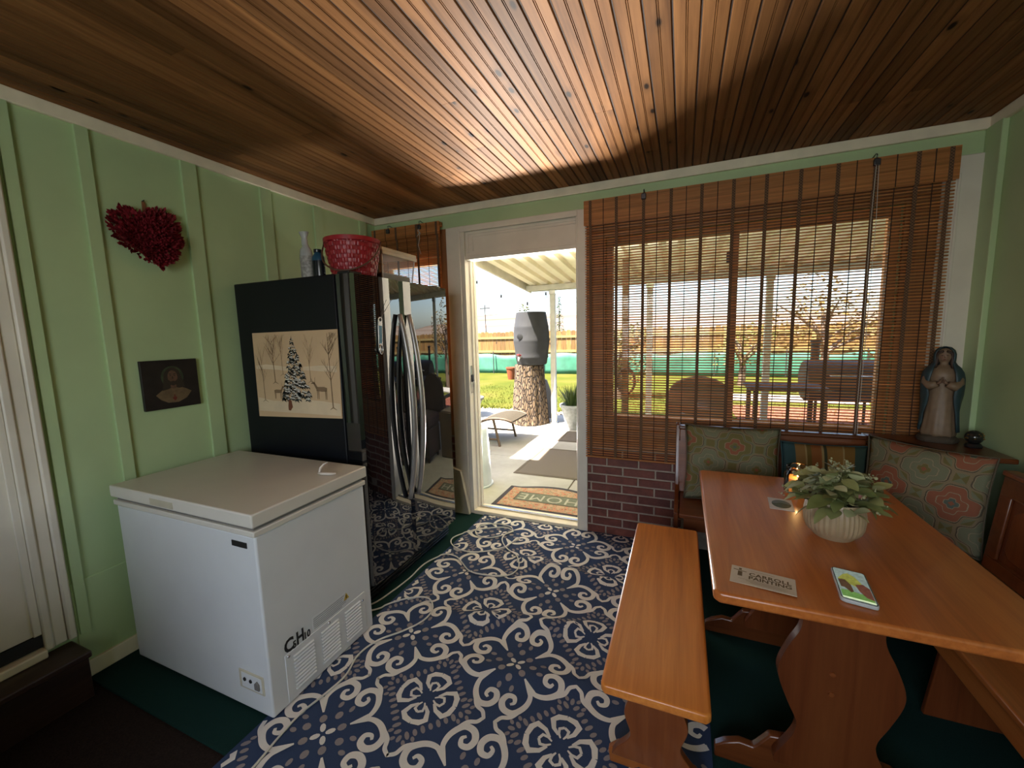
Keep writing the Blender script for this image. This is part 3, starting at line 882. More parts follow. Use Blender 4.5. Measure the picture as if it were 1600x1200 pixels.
for yy in (FS0+0.08, FS1-0.08):
    obj('foot', MB().lathe([(0.025, 0), (0.025, 0.012), (0.015, 0.03)], 12, (-1.70, yy, 0)), M['black_plastic'], fr)
    obj('foot', MB().lathe([(0.025, 0), (0.025, 0.012), (0.015, 0.03)], 12, (-2.28, yy, 0)), M['black_plastic'], fr)

# bottle opener stuck on the freezer door
op = thing('bottle_opener', (-1.494, 1.765, 1.47), 'metal bottle opener magnet with a string on the fridge door', 'opener')
M['blue_metal'] = plain('blue_label', (0.10, 0.20, 0.28), rough=0.3, metal=0.6)
oz = []
for i in range(24):
    a = 2*PI*i/24
    oz.append((0.017*math.cos(a), (0.08 if math.sin(a) > 0 else -0.08)+0.017*math.sin(a)))
obj('blade', MB().prism(oz, lambda a, b, t: (t, 1.764+a+b*0.06, 1.475+b), -1.4955, -1.4885), M['steel'], op, bevel=0.001)
obj('label_strip', MB().prism([(-0.011, -0.045), (0.011, -0.045), (0.011, 0.05), (-0.011, 0.05)], lambda a, b, t: (t, 1.764+a+b*0.06, 1.475+b), -1.489, -1.4875), M['blue_metal'], op)
obj('hole', MB().lathe([(0.009, 0), (0.009, 0.0008), (0, 0.0009)], 14).xform(Matrix.Translation((-1.4885, 1.769, 1.556)) @ Matrix.Rotation(PI/2, 4, 'Y')), M['ink'], op)
ring = [(-1.485, 1.757+0.015*math.cos(2*PI*i/18), 1.398+0.024*math.sin(2*PI*i/18)) for i in range(18)]
obj('ring', MB().tube(ring, 0.0028, 6, closed=True), M['steel'], op, smooth=True)
obj('string', MB().tube([(-1.488, 1.775, 1.565), (-1.484, 1.82, 1.62), (-1.482, 1.864, 1.668)], 0.0012, 5), M['gasket'], op)

# winter poster on the side of the fridge
M['poster'] = plain('poster_paper', (0.62, 0.43, 0.26), rough=0.6, var=0.06, scale=5)
M['poster_snow'] = plain('poster_snow', (0.70, 0.55, 0.38), rough=0.6, var=0.08, scale=9)
M['poster_line'] = plain('poster_line', (0.25, 0.16, 0.09), rough=0.7)
M['poster_tree'] = plain('poster_tree', (0.035, 0.042, 0.040), rough=0.7, var=0.3, scale=60)
M['poster_white'] = plain('poster_white', (0.66, 0.62, 0.56), rough=0.7)
M['poster_fox'] = plain('poster_rust', (0.17, 0.055, 0.025), rough=0.7)
PX0, PX1, PZ0, PZ1 = -2.268, -1.632, 1.046, 1.505
PYs = FS0
post = thing('winter_poster', ((PX0+PX1)/2, PYs, PZ0), 'tan winter poster of a snowy fir and deer on the fridge side', 'poster')
obj('sheet', MB().prism([(PX0+0.005, PZ0-0.02), (PX1, PZ0), (PX1+0.012, PZ1+0.005), (PX0+0.012, PZ1)], lambda a, b, t: (a, t, b), PYs-0.004, PYs-0.0005), M['poster'], post)
pw, ph = PX1-PX0, PZ1-PZ0
pp = lambda u, v, k=0: (PX0+0.008+u*(pw-0.006), PYs-0.0046-0.0003*k, PZ0+v*ph)
def flat(name, polys, mat, k=0):
    m = MB()
    for poly in polys: m.add([pp(u, v, k) for u, v in poly], [tuple(range(len(poly)))])
    return obj(name, m, mat, post)
flat('snow_ground', [[(0.01, 0.03), (0.99, 0.03), (0.99, 0.17), (0.8, 0.19), (0.6, 0.20), (0.4, 0.17), (0.2, 0.165), (0.01, 0.20)],
                     [(0.02, 0.56), (0.3, 0.55), (0.45, 0.53), (0.45, 0.58), (0.3, 0.60), (0.15, 0.615), (0.02, 0.60)], [(0.6, 0.55), (0.98, 0.53), (0.98, 0.60), (0.8, 0.605), (0.6, 0.59)]], M['poster_snow'], 0)
rp = random.Random(5)
def strokes(segs):
    out = []
    for (u0, v0, u1, v1, w0, w1) in segs:
        dx, dy = (u1-u0)*pw, (v1-v0)*ph
        L = math.hypot(dx, dy) or 1
        nx_, ny_ = -dy/L/pw, dx/L/ph
        w0, w1 = w0*0.5, w1*0.5
        out.append([(u0+nx_*w0, v0+ny_*w0), (u1+nx_*w1, v1+ny_*w1), (u1-nx_*w1, v1-ny_*w1), (u0-nx_*w0, v0-ny_*w0)])
    return out
seg = []
def bare(u, v0, v1, w, nb, spread):
    seg.append((u, v0, u-0.01, v1, w, w*0.25))
    seg.append((u-0.002, v0, u-0.035, v0-0.025, w*0.8, w*0.2)); seg.append((u+0.002, v0, u+0.04, v0-0.025, w*0.8, w*0.2))
    for i in range(nb):
        t = 0.35+0.6*rp.random()
        s = rp.choice((-1, 1))
        y0 = v0+(v1-v0)*t; x0 = u-0.01*t
        x1 = x0+s*spread*(0.4+0.6*rp.random()); y1 = min(0.97, y0+0.10+0.12*rp.random())
        seg.append((x0, y0, x1, y1, w*0.4, w*0.12))
        for q in range(2):
            t2 = 0.4+0.3*q
            seg.append((x0+(x1-x0)*t2, y0+(y1-y0)*t2, x0+(x1-x0)*t2+rp.uniform(-0.03, 0.03), min(0.98, y0+(y1-y0)*t2+0.07), w*0.22, w*0.08))
for a in ((0.10, 0.17, 0.80, 0.005, 9, 0.07), (0.25, 0.40, 0.93, 0.007, 14, 0.10), (0.355, 0.5, 0.96, 0.004, 8, 0.06), (0.68, 0.42, 0.9, 0.004, 8, 0.07), (0.91, 0.12, 0.97, 0.009, 18, 0.12)):
    seg.clear(); bare(*a)
    flat('bare_tree', strokes(seg), M['poster_line'], 1)
fir = []; snow = []
for i in range(240):
    t = rp.random()**0.7
    v = 0.91 - 0.73*t
    hw = 0.012 + 0.17*t
    u = 0.49 + rp.uniform(-1, 1)*hw + 0.02*t
    s = 0.012+0.016*t
    fir.append([(u-s, v-s*0.9), (u-s*0.2, v-s*0.2), (u+s, v-s*1.1), (u+s*0.5, v+s*0.5), (u, v+s*1.1), (u-s*0.6, v+s*0.3)])
    if rp.random() < 0.5:
        snow.append([(u-s*0.8, v+s*0.2), (u, v+s*0.1), (u+s*0.8, v-s*0.1), (u+s*0.3, v+s*0.7), (u-s*0.3, v+s*0.8)])
fir.append([(0.485, 0.90), (0.495, 0.90), (0.491, 0.96)])
flat('fir_tree', fir, M['poster_tree'], 2)
flat('snow_flecks', snow, M['poster_white'], 3)
deer = []
def deerf(u, v, s, f):
    g = lambda a, b: (u+f*a*s, v+b*s*1.25)
    deer.append([g(-0.5, 0.0), g(-0.45, 0.28), g(0.2, 0.30), g(0.45, 0.22), g(0.42, -0.02), g(0.0, -0.05)])
    deer.append([g(-0.5, 0.10), g(-0.72, 0.52), g(-0.58, 0.58), g(-0.36, 0.26)])
    deer.append([g(-0.95, 0.50), g(-0.72, 0.66), g(-0.55, 0.60), g(-0.62, 0.48)])
    for a in (-0.42, -0.30, 0.28, 0.38):
        deer.append([g(a-0.035, 0.02), g(a+0.035, 0.02), g(a+0.02, -0.62), g(a-0.02, -0.62)])
    for a in (-0.78, -0.60):
        deer.append([g(a, 0.62), g(a+0.03, 0.62), g(a-0.04+(a+0.69)*1.2, 0.98), g(a-0.07+(a+0.69)*1.2, 0.96)])
for q in ((0.80, 0.31, 0.13, 1), (0.27, 0.27, 0.10, -1)):
    deer.clear(); deerf(*q)
    flat('deer', deer, M['poster_line'], 2)
flat('fox', [[(0.385, 0.06), (0.41, 0.055), (0.44, 0.10), (0.43, 0.17), (0.41, 0.21), (0.395, 0.18), (0.385, 0.11)]], M['poster_fox'], 3)

# ------------------------------------------------------------------ things on top of the fridge
TZ = 1.785
M['clear_plastic'] = clear_glass('clear_plastic', (0.86, 0.88, 0.88), 0.25)
M['frost'] = plain('frosted_plastic', (0.42, 0.43, 0.43), rough=0.25, var=0.1, scale=20)
M['label_print'] = plain('pale_label', (0.33, 0.32, 0.30), rough=0.5, var=0.4, scale=70)
sb = thing('spray_bottle', (-1.962, 1.75, TZ), 'tall pale grey spray bottle on top of the fridge', 'bottle')
obj('body', MB().lathe([(0.0, 0), (0.036, 0.0), (0.038, 0.006), (0.038, 0.15), (0.034, 0.175), (0.020, 0.195), (0.017, 0.205), (0.0, 0.206)], 20, (-1.962, 1.75, TZ), sx=1.0, sy=0.75), M['frost'], sb, smooth=40)
obj('label_sleeve', MB().lathe([(0.0386, 0.02), (0.0388, 0.022), (0.0388, 0.138), (0.0386, 0.14)], 20, (-1.962, 1.75, TZ), sx=1.0, sy=0.76), M['label_print'], sb, smooth=40)
obj('nozzle', MB().lathe([(0.019, 0.20), (0.019, 0.225), (0.016, 0.24), (0.026, 0.262), (0.030, 0.272), (0.0, 0.274)], 14, (-1.967, 1.75, TZ), sx=1.05, sy=0.7), M['frost'], sb, smooth=40)
b2 = thing('bottle', (-1.880, 1.755, TZ), 'short dark bottle with blue shoulders beside the spray bottle', 'bottle')
M['navy_glass'] = plain('dark_bottle', (0.012, 0.015, 0.02), rough=0.2)
M['blue_cap'] = plain('blue_cap', (0.018, 0.075, 0.135), rough=0.35)
obj('body', MB().lathe([(0, 0), (0.036, 0), (0.037, 0.004), (0.037, 0.108), (0.0, 0.109)], 20, (-1.88, 1.755, TZ), sy=0.8), M['navy_glass'], b2, smooth=40)
obj('shoulder', MB().lathe([(0.037, 0.108), (0.036, 0.128), (0.024, 0.145), (0.017, 0.155), (0, 0.156)], 20, (-1.88, 1.755, TZ), sy=0.8), M['blue_cap'], b2, smooth=40)
obj('cap', MB().lathe([(0.020, 0.152), (0.021, 0.154), (0.021, 0.170), (0.0, 0.171)], 18, (-1.88, 1.755, TZ)), M['navy_glass'], b2, smooth=40)

# red woven basket
M['red'] = plain('red_wicker', (0.30, 0.012, 0.022), rough=0.38, var=0.2, scale=30)
bkc = (-1.648, 1.775)
bk = thing('basket', (bkc[0], bkc[1], TZ), 'red woven basket with a thin bail handle on top of the fridge', 'basket')
mb = MB()
NB, RB = 48, 9
for r in range(RB):
    for j in range(NB):
        z0 = 0.004 + r*0.0205; z1 = z0+0.0195
        a0 = 2*PI*j/NB; a1 = 2*PI*(j+0.96)/NB
        over = ((j//2 + r) % 2 == 0)
        def rad(z): return 0.103 + 0.036*(z/0.19)**0.8
        vs = []
        for q in range(4):
            a = a0+(a1-a0)*q/3
            bul = (0.0055 if over else -0.001)*math.sin(PI*(q/3*0.8+0.1))
            for z in (z0, (z0+z1)/2, z1):
                rr_ = rad(z)+bul + (0.0015 if z not in (z0, z1) else 0)
                vs.append((bkc[0]+rr_*math.cos(a), bkc[1]+rr_*math.sin(a), TZ+z))
        fs = []
        for q in range(3):
            for w in range(2):
                fs.append((q*3+w, (q+1)*3+w, (q+1)*3+w+1, q*3+w+1))
        mb.add(vs, fs)
tag(obj('woven_side', mb, M['red'], bk, smooth=60), kind='stuff')
obj('inner_wall', MB().lathe([(0.0, 0.003), (0.100, 0.003), (0.102, 0.005), (0.136, 0.186), (0.134, 0.187), (0.098, 0.008), (0.0, 0.008)], 32, (bkc[0], bkc[1], TZ)), M['red'], bk, smooth=50)
obj('rim_band', MB().lathe([(0.137, 0.172), (0.145, 0.175), (0.145, 0.196), (0.137, 0.199), (0.133, 0.194), (0.134, 0.174)], 40, (bkc[0], bkc[1], TZ)), M['red'], bk, smooth=40)
hp = []
dv = Vector((0.924, 0.382, 0))            # handle swung down across the front of the basket
fv = Vector((0.382, -0.924, 0))
for i in range(25):
    a = PI*i/24
    p = Vector((bkc[0], bkc[1], TZ+0.185)) + dv*0.153*math.cos(a) + (fv*0.075 + Vector((0, 0, -0.165)))*math.sin(a)**0.8 + fv*(0.140*math.sin(a)*0.5)
    hp.append(p)
M['handle_wood'] = plain('handle_wood', (0.10, 0.045, 0.025), rough=0.5)
tag(obj('handle', MB().tube(hp, 0.0042, 8), M['handle_wood'], bk, smooth=True), 'thin brown bail handle hanging down')
bp = obj('bolt', MB().sphere(tuple(Vector((bkc[0], bkc[1], TZ+0.185))-dv*0.147), 0.008, 10, 6), M['dark_steel'], bk, smooth=True)
blk = tag(obj('black_pouch', MB().sphere((-1.590, 1.835, TZ+0.19), 0.030, 14, 10, sc=(1.1, 1, 1.0)), M['black_plastic'], smooth=True), 'black round pouch sticking out of the red basket', 'pouch')

# clear storage bin with ivory lid
bnx0, bnx1, bny0, bny1 = -1.92, -1.588, 1.935, 2.25
bn = thing('storage_bin', ((bnx0+bnx1)/2, (bny0+bny1)/2, TZ), 'clear plastic storage bin with a cream lid on the fridge, right of the basket', 'bin')
def taper(z0, z1, e0, e1, t=0.004):
    m = MB()
    a = [(bnx0+e0, bny0+e0, z0), (bnx1-e0, bny0+e0, z0), (bnx1-e0, bny1-e0, z0), (bnx0+e0, bny1-e0, z0)]
    b = [(bnx0+e1, bny0+e1, z1), (bnx1-e1, bny0+e1, z1), (bnx1-e1, bny1-e1, z1), (bnx0+e1, bny1-e1, z1)]
    m.add(a+b, [(0, 1, 5, 4), (1, 2, 6, 5), (2, 3, 7, 6), (3, 0, 4, 7), (0, 3, 2, 1)])
    return m
M['bin_lid'] = plain('cream_lid', (0.58, 0.52, 0.42), rough=0.35)
obj('tub', taper(TZ+0.001, TZ+0.168, 0.02, 0.004), M['clear_plastic'], bn)
obj('lid', MB().box(bnx0-0.006, bnx1+0.008, bny0-0.008, bny1+0.008, TZ+0.168, TZ+0.190), M['bin_lid'], bn, bevel=0.005, seg=3)
obj('lid_lip', MB().box(bnx1+0.002, bnx1+0.012, bny0-0.006, bny1+0.006, TZ+0.148, TZ+0.171), M['bin_lid'], bn, bevel=0.004)
ct = obj('folded_cloth', MB().box(bnx0+0.03, bnx1-0.024, bny0+0.025, bny1-0.025, TZ+0.004, TZ+0.055), plain('cream_cloth', (0.42, 0.34, 0.25), rough=0.9), bevel=0.01, seg=3)
tag(ct, 'folded cream cloth lying inside the clear storage bin', 'cloth')
for sx_ in (1, ):
    obj('corner_rib', MB().tube([(bnx1-0.019, bny0+0.019, TZ+0.002), (bnx1-0.004, bny0+0.004, TZ+0.15)], 0.004, 6).tube([(bnx1-0.019, bny1-0.019, TZ+0.002), (bnx1-0.004, bny1-0.004, TZ+0.15)], 0.004, 6), M['bin_lid'], bn)

# ------------------------------------------------------------------ left wall: red heart and small portrait
M['heart_red'] = plain('heart_red', (0.20, 0.004, 0.012), rough=0.75, var=0.35, scale=60)
ht = thing('heart_decoration', (XL, 1.23, 1.96), 'fluffy dark red heart hanging by an orange ribbon on the green wall', 'decoration')
rh = random.Random(11)
def heart_pt():
    while True:
        x = rh.uniform(-1.25, 1.25); y = rh.uniform(-1.25, 1.35)
        if (x*x+y*y-1)**3 - x*x*y**3 < 0: return x, y
mb = MB()
HS = 0.122
HC, HSN = math.cos(0.2), math.sin(0.2)
for i in range(1300):
    x, y = heart_pt()
    edge = max(0.0, min(1.0, 1.0-math.sqrt(x*x+(y*0.9)**2)))
    x, y = x*HC-y*HSN, x*HSN+y*HC
    c = Vector((XL+0.02+0.055*math.sqrt(edge), 1.228+x*HS, 1.945+y*HS))
    d = Vector((0.55+0.5*edge, x*0.9*(1-edge*0.6)+rh.uniform(-0.35, 0.35), y*0.9*(1-edge*0.6)+rh.uniform(-0.35, 0.35))).normalized()
    L = rh.uniform(0.020, 0.032); w = 0.007
    s = d.cross(Vector((rh.uniform(-1, 1), rh.uniform(-1, 1), rh.uniform(-1, 1)))).normalized()
    up = d.cross(s)
    mb.add([c-s*w*0.6, c+s*w*0.6, c+d*L*0.6+s*w+up*0.002, c+d*L, c+d*L*0.6-s*w+up*0.002], [(0, 1, 2, 4), (4, 2, 3)])
tag(obj('petals', mb, M['heart_red'], ht), kind='stuff')
hb = [(0.98*HS*16/16*math.sin(a)**3, (13*math.cos(a)-5*math.cos(2*a)-2*math.cos(3*a)-math.cos(4*a))/16*HS) for a in [2*PI*i/40 for i in range(40)]]
obj('backing', MB().prism([(a*HC-b*HSN, a*HSN+b*HC) for a, b in hb], lambda a, b, t: (t, 1.228+a, 1.955+b+0.012), XL+0.0005, XL+0.03), M['heart_red'], ht)
M['ribbon'] = plain('orange_ribbon', (0.22, 0.085, 0.035), rough=0.7)
obj('hanging_ribbon', MB().prism([(1.216, 2.05), (1.236, 2.05), (1.230, 2.135), (1.219, 2.137)], lambda a, b, t: (t, a, b), XL+0.001, XL+0.008), M['ribbon'], ht)
obj('nail', MB().tube([(XL, 1.222, 2.138), (XL+0.018, 1.222, 2.141)], 0.0025, 6), M['dark_steel'], ht)

pc = thing('portrait', (XL, 1.242, 1.13), 'small dark portrait of a bearded long haired man with a halo', 'picture')
py0, py1, pz0, pz1 = 1.118, 1.366, 1.133, 1.377
M['canvas_dark'] = plain('canvas_dark', (0.010, 0.007, 0.006), rough=0.6, var=0.4, scale=20)
obj('canvas', MB().box(XL+0.001, XL+0.018, py0, py1, pz0, pz1), M['canvas_dark'], pc, bevel=0.002)
M['skin_paint'] = plain('skin_paint', (0.115, 0.062, 0.038), rough=0.6, var=0.2, scale=50)
M['hair_paint'] = plain('hair_paint', (0.028, 0.02, 0.013), rough=0.6)
M['halo_paint'] = plain('halo_paint', (0.035, 0.052, 0.024), rough=0.6, var=0.3, scale=40)
M['robe_paint'] = plain('robe_paint', (0.145, 0.098, 0.052), rough=0.6, var=0.2, scale=40)
M['heart_paint'] = plain('heart_paint', (0.13, 0.022, 0.014), rough=0.6)
def ell(cx, cz, a, b, n=24, a0=0, a1=2*PI):
    return [(cx+a*math.cos(a0+(a1-a0)*i/n), cz+b*math.sin(a0+(a1-a0)*i/n)) for i in range(n+(0 if a1-a0 > 6.28 else 1))]
def wallflat(name, polys, mat, k, parent=pc, x0=XL+0.0182):
    m = MB()
    for p in polys: m.add([(x0+0.0003*k, a, b) for a, b in p], [tuple(range(len(p)))])
    return obj(name, m, mat, parent)
pcy = 1.247
wallflat('halo', [ell(pcy, 1.290, 0.050, 0.056)], M['halo_paint'], 0)
wallflat('robe', [[(pcy-0.080, 1.205), (pcy-0.050, 1.228), (pcy-0.018, 1.242), (pcy+0.018, 1.242), (pcy+0.052, 1.228), (pcy+0.080, 1.210), (pcy+0.055, 1.178), (pcy+0.015, 1.160), (pcy-0.03, 1.162), (pcy-0.06, 1.18)]], M['robe_paint'], 1)
wallflat('hair', [[(pcy-0.05, 1.225), (pcy-0.043, 1.265), (pcy-0.036, 1.312), (pcy-0.018, 1.335), (pcy+0.008, 1.338), (pcy+0.030, 1.322), (pcy+0.040, 1.285), (pcy+0.052, 1.235), (pcy+0.025, 1.232), (pcy, 1.24), (pcy-0.025, 1.23)]], M['hair_paint'], 2)
wallflat('face', [ell(pcy, 1.290, 0.022, 0.034), [(pcy-0.012, 1.262), (pcy+0.012, 1.262), (pcy+0.013, 1.236), (pcy, 1.230), (pcy-0.013, 1.236)]], M['skin_paint'], 3)
wallflat('beard', [[(pcy-0.020, 1.278), (pcy-0.014, 1.252), (pcy, 1.246), (pcy+0.014, 1.252), (pcy+0.020, 1.278), (pcy+0.010, 1.268), (pcy, 1.271), (pcy-0.010, 1.268)],
                   ell(pcy-0.009, 1.298, 0.005, 0.0022, 10), ell(pcy+0.009, 1.298, 0.005, 0.0022, 10), [(pcy-0.016, 1.305), (pcy-0.003, 1.303), (pcy-0.003, 1.306), (pcy-0.015, 1.309)], [(pcy+0.016, 1.305), (pcy+0.003, 1.303), (pcy+0.003, 1.306), (pcy+0.015, 1.309)],
                   [(pcy-0.003, 1.282), (pcy+0.003, 1.282), (pcy+0.001, 1.296), (pcy-0.001, 1.296)]], M['hair_paint'], 4)
wallflat('emblem', [[(pcy, 1.168), (pcy+0.010, 1.182), (pcy+0.008, 1.190), (pcy+0.003, 1.188), (pcy+0.002, 1.202), (pcy-0.002, 1.202), (pcy-0.003, 1.188), (pcy-0.008, 1.190), (pcy-0.010, 1.182)]], M['heart_paint'], 4)

# ------------------------------------------------------------------ bamboo blinds
def blind_mat(name):
    t = NT(name)
    v = t.coord(scale=(3, 60, 60), rnd=9.0)
    n = t.noise(v, 1.0, 4)
    oi = t.node('ShaderNodeObjectInfo')
    c = t.ramp(n.outputs['Fac'], [(0.3, (0.44, 0.19, 0.055)), (0.7, (0.64, 0.32, 0.11))])
    c = t.mix(1.0, c, t.ramp(oi.outputs['Random'], [(0, (0.8, 0.78, 0.76)), (1, (1.15, 1.12, 1.1))]), 'MULTIPLY')
    t.base(c); t.set(rough=0.5)
    # thin split bamboo lets a little warm light through
    tl = t.node('ShaderNodeBsdfTranslucent')
    t.link(t.mix(1.0, c, (1.6, 1.25, 0.9), 'MULTIPLY'), tl.inputs[0])
    mx = t.node('ShaderNodeMixShader'); mx.inputs[0].default_value = 0.4
    t.link(t.b.outputs[0], mx.inputs[1]); t.link(tl.outputs[0], mx.inputs[2])
    t.link(mx.outputs[0], t.out.inputs['Surface'])
    return t.mat
M['bamboo'] = blind_mat('bamboo_slat')
def tape_mat():
    t = NT('woven_tape')
    v = t.coord()
    ch = t.node('ShaderNodeTexChecker'); t.link(v, ch.inputs['Vector']); ch.inputs['Scale'].default_value = 140
    ch.inputs['Color1'].default_value = (0.07, 0.035, 0.02, 1); ch.inputs['Color2'].default_value = (0.19, 0.10, 0.05, 1)
    t.base(ch.outputs['Color']); t.set(rough=0.9)
    return t.mat
M['tape'] = tape_mat()
M['thread'] = plain('dark_thread', (0.05, 0.022, 0.012), rough=0.9)
def blind(name, x0, x1, z0, z1, tapes, threads, label, pulls, pitch=0.0165, skew=0.0):
    yb = 2.800
    root = thing(name, ((x0+x1)/2, yb, z1), label, 'blind', 'bamboo roll up blinds on the windows')
    w = x1-x0
    sl = mesh_of(MB().prism([(-0.002, -0.0034), (0.002, -0.0034), (0.0027, 0), (0.002, 0.0034), (-0.002, 0.0034), (-0.0027, 0)], lambda a, b, t: (t, a, b), -w/2, w/2), 'slat', M['bamboo'], smooth=40)
    n = int((z1-z0)/pitch)
    rb = random.Random(n)
    for i in range(n+1):
        z = z1 - 0.008 - i*pitch
        fr_ = (z1-z)/(z1-z0)
        o = obj('slat', sl, None, root)
        o.location = ((x0+x1)/2 + skew*fr_*0.0, yb + rb.uniform(-0.0012, 0.0012), z)
        o.rotation_euler = (rb.uniform(-0.25, 0.25), rb.uniform(-0.0008, 0.0008), 0)
    # closed valance: a second tight layer of slats over the head
    vm = mesh_of(MB().prism([(-0.002, -0.0045), (0.002, -0.0045), (0.0028, 0), (0.002, 0.0045), (-0.002, 0.0045), (-0.0028, 0)], lambda a, b, t: (t, a, b), -w/2-0.006, w/2+0.006), 'valance_slat', M['bamboo'], smooth=40)
    vh = 0.16 if w > 1 else 0.10
    for i in range(int(vh/0.0092)):
        o = obj('valance_slat', vm, None, root)
        o.location = ((x0+x1)/2, yb-0.012, z1-0.006-i*0.0092)
    obj('head_board', MB().box(x0, x1, yb+0.006, yb+0.04, z1-0.035, z1-0.002), M['bamboo'], root)
    for tx in tapes:
        m = MB()
        m.box(tx-0.009, tx+0.009, yb-0.0048, yb-0.0036, z0-0.004, z1-vh)
        m.box(tx-0.009, tx+0.009, yb-0.0166, yb-0.0152, z1-vh-0.004, z1-0.004)
        obj('tape', m, M['tape'], root)
    for tx in threads:
        m = MB().box(tx-0.0022, tx+0.0022, yb-0.0046, yb-0.0036, z0, z1-vh).box(tx-0.0022, tx+0.0022, yb-0.0162, yb-0.0152, z1-vh, z1-0.002)
        obj('thread', m, M['thread'], root)
    obj('bottom_rail', MB().box(x0, x1, yb-0.006, yb+0.006, z0-0.014, z0-0.002), M['bamboo'], root, bevel=0.003)
    for px_ in pulls:
        pu = obj('pulley', MB().box(px_-0.014, px_+0.014, yb-0.034, yb-0.016, z1-0.045, z1-0.012), M['dark_steel'], root, bevel=0.003)
        obj('hook', MB().tube([(px_, yb-0.016, z1-0.01), (px_, yb-0.022, z1+0.012), (px_, yb-0.004, z1+0.02), (px_, D-0.02, z1+0.012)], 0.0025, 6), M['dark_steel'], root, smooth=True)
    return root
tx1 = [-0.575+0.163*i for i in range(12)]
bl1 = blind('bamboo_blind', -0.612, 1.228, 0.600, 2.318, tx1[:1]+[-0.407, -0.24, -0.08, 0.09, 0.257, 0.421, 0.582, 0.747, 0.905, 1.075, 1.20], [-0.49, -0.325, -0.16, 0.005, 0.174, 0.339, 0.50, 0.665, 0.826, 0.99, 1.14],
            'big bamboo roll blind across the wide window above the dining nook', [-0.24, 0.905])
for s in (-0.004, 0.006):
    obj('cord', MB().tube([(0.905+s, 2.768, 2.28), (0.905+s*2.2, 2.77, 2.0), (0.907+s*1.2, 2.775, 1.4), (0.905+s, 2.78, 0.86)], 0.0014, 5), M['cord'], bl1)
bl2 = blind('bamboo_blind', -2.372, -1.736, 0.75, 2.335, [-2.345, -2.135, -1.94, -1.757], [-2.24, -2.04, -1.845], 'small bamboo blind on the narrow window behind the fridge', [-2.205, -1.905], pitch=0.0115)
obj('cord', MB().tube([(-1.905, 2.768, 2.30), (-1.90, 2.77, 2.22), (-1.915, 2.768, 2.17), (-1.895, 2.77, 2.10)], 0.002, 5).tube([(-1.915, 2.766, 2.28), (-1.885, 2.764, 2.25), (-1.92, 2.764, 2.235), (-1.89, 2.764, 2.265)], 0.0025, 5), M['cord'], bl2)

# ------------------------------------------------------------------ dining nook: corner bench
nook = thing('corner_bench', (0.65, 2.6, 0), 'built up pine corner bench with panelled back under the big window', 'bench')
BT = 0.868
def panel_back(p0, p1, z0, z1, nrm, name='backrest'):
    """framed panel between floor points p0->p1; nrm faces the sitter; leans back"""
    p0 = Vector((*p0, 0)); p1 = Vector((*p1, 0)); n = Vector((*nrm, 0)).normalized(); t = (p1-p0); L = t.length; t.normalize()
    lean = 0.10
    def F(a, b, d): # along, height, out
        q = p0 + t*a + n*(d - (b-z0)*lean)
        return (q.x, q.y, b)
    m = MB()
    m.prism([(0, z0), (L, z0), (L, z1), (0, z1)], lambda a, b, d: F(a, b, d), 0.0, 0.014)
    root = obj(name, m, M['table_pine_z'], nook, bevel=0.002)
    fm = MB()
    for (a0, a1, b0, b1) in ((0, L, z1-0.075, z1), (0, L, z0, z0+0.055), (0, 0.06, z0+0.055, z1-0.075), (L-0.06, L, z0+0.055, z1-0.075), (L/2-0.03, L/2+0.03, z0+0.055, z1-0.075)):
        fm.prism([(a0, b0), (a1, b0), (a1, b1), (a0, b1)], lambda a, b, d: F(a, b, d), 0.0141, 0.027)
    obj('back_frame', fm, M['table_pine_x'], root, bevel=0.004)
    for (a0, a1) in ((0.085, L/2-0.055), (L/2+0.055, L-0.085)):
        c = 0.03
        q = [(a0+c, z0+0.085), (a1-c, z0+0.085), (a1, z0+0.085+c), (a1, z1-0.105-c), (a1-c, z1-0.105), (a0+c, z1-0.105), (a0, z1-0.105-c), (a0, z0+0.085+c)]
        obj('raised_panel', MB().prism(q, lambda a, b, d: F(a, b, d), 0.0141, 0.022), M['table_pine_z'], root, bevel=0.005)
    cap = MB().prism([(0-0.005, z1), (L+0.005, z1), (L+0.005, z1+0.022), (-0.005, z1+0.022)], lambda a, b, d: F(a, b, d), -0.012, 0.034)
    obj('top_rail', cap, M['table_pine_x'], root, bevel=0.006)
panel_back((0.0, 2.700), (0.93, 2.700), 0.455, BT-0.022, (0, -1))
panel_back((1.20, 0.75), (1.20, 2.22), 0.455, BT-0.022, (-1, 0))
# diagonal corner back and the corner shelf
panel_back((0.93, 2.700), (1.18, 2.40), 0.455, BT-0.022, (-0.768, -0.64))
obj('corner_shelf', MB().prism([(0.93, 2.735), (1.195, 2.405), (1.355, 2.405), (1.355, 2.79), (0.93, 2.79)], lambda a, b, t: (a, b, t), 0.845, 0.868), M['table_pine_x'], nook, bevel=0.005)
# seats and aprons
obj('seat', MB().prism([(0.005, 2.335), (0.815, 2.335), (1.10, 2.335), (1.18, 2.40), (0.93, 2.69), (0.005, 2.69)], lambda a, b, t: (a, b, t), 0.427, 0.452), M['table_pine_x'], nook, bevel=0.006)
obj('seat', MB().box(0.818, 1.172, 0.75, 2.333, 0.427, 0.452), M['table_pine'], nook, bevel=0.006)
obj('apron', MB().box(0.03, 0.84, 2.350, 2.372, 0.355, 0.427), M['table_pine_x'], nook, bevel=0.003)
obj('apron', MB().box(0.832, 0.854, 0.78, 2.349, 0.345, 0.427), M['table_pine'], nook, bevel=0.003)
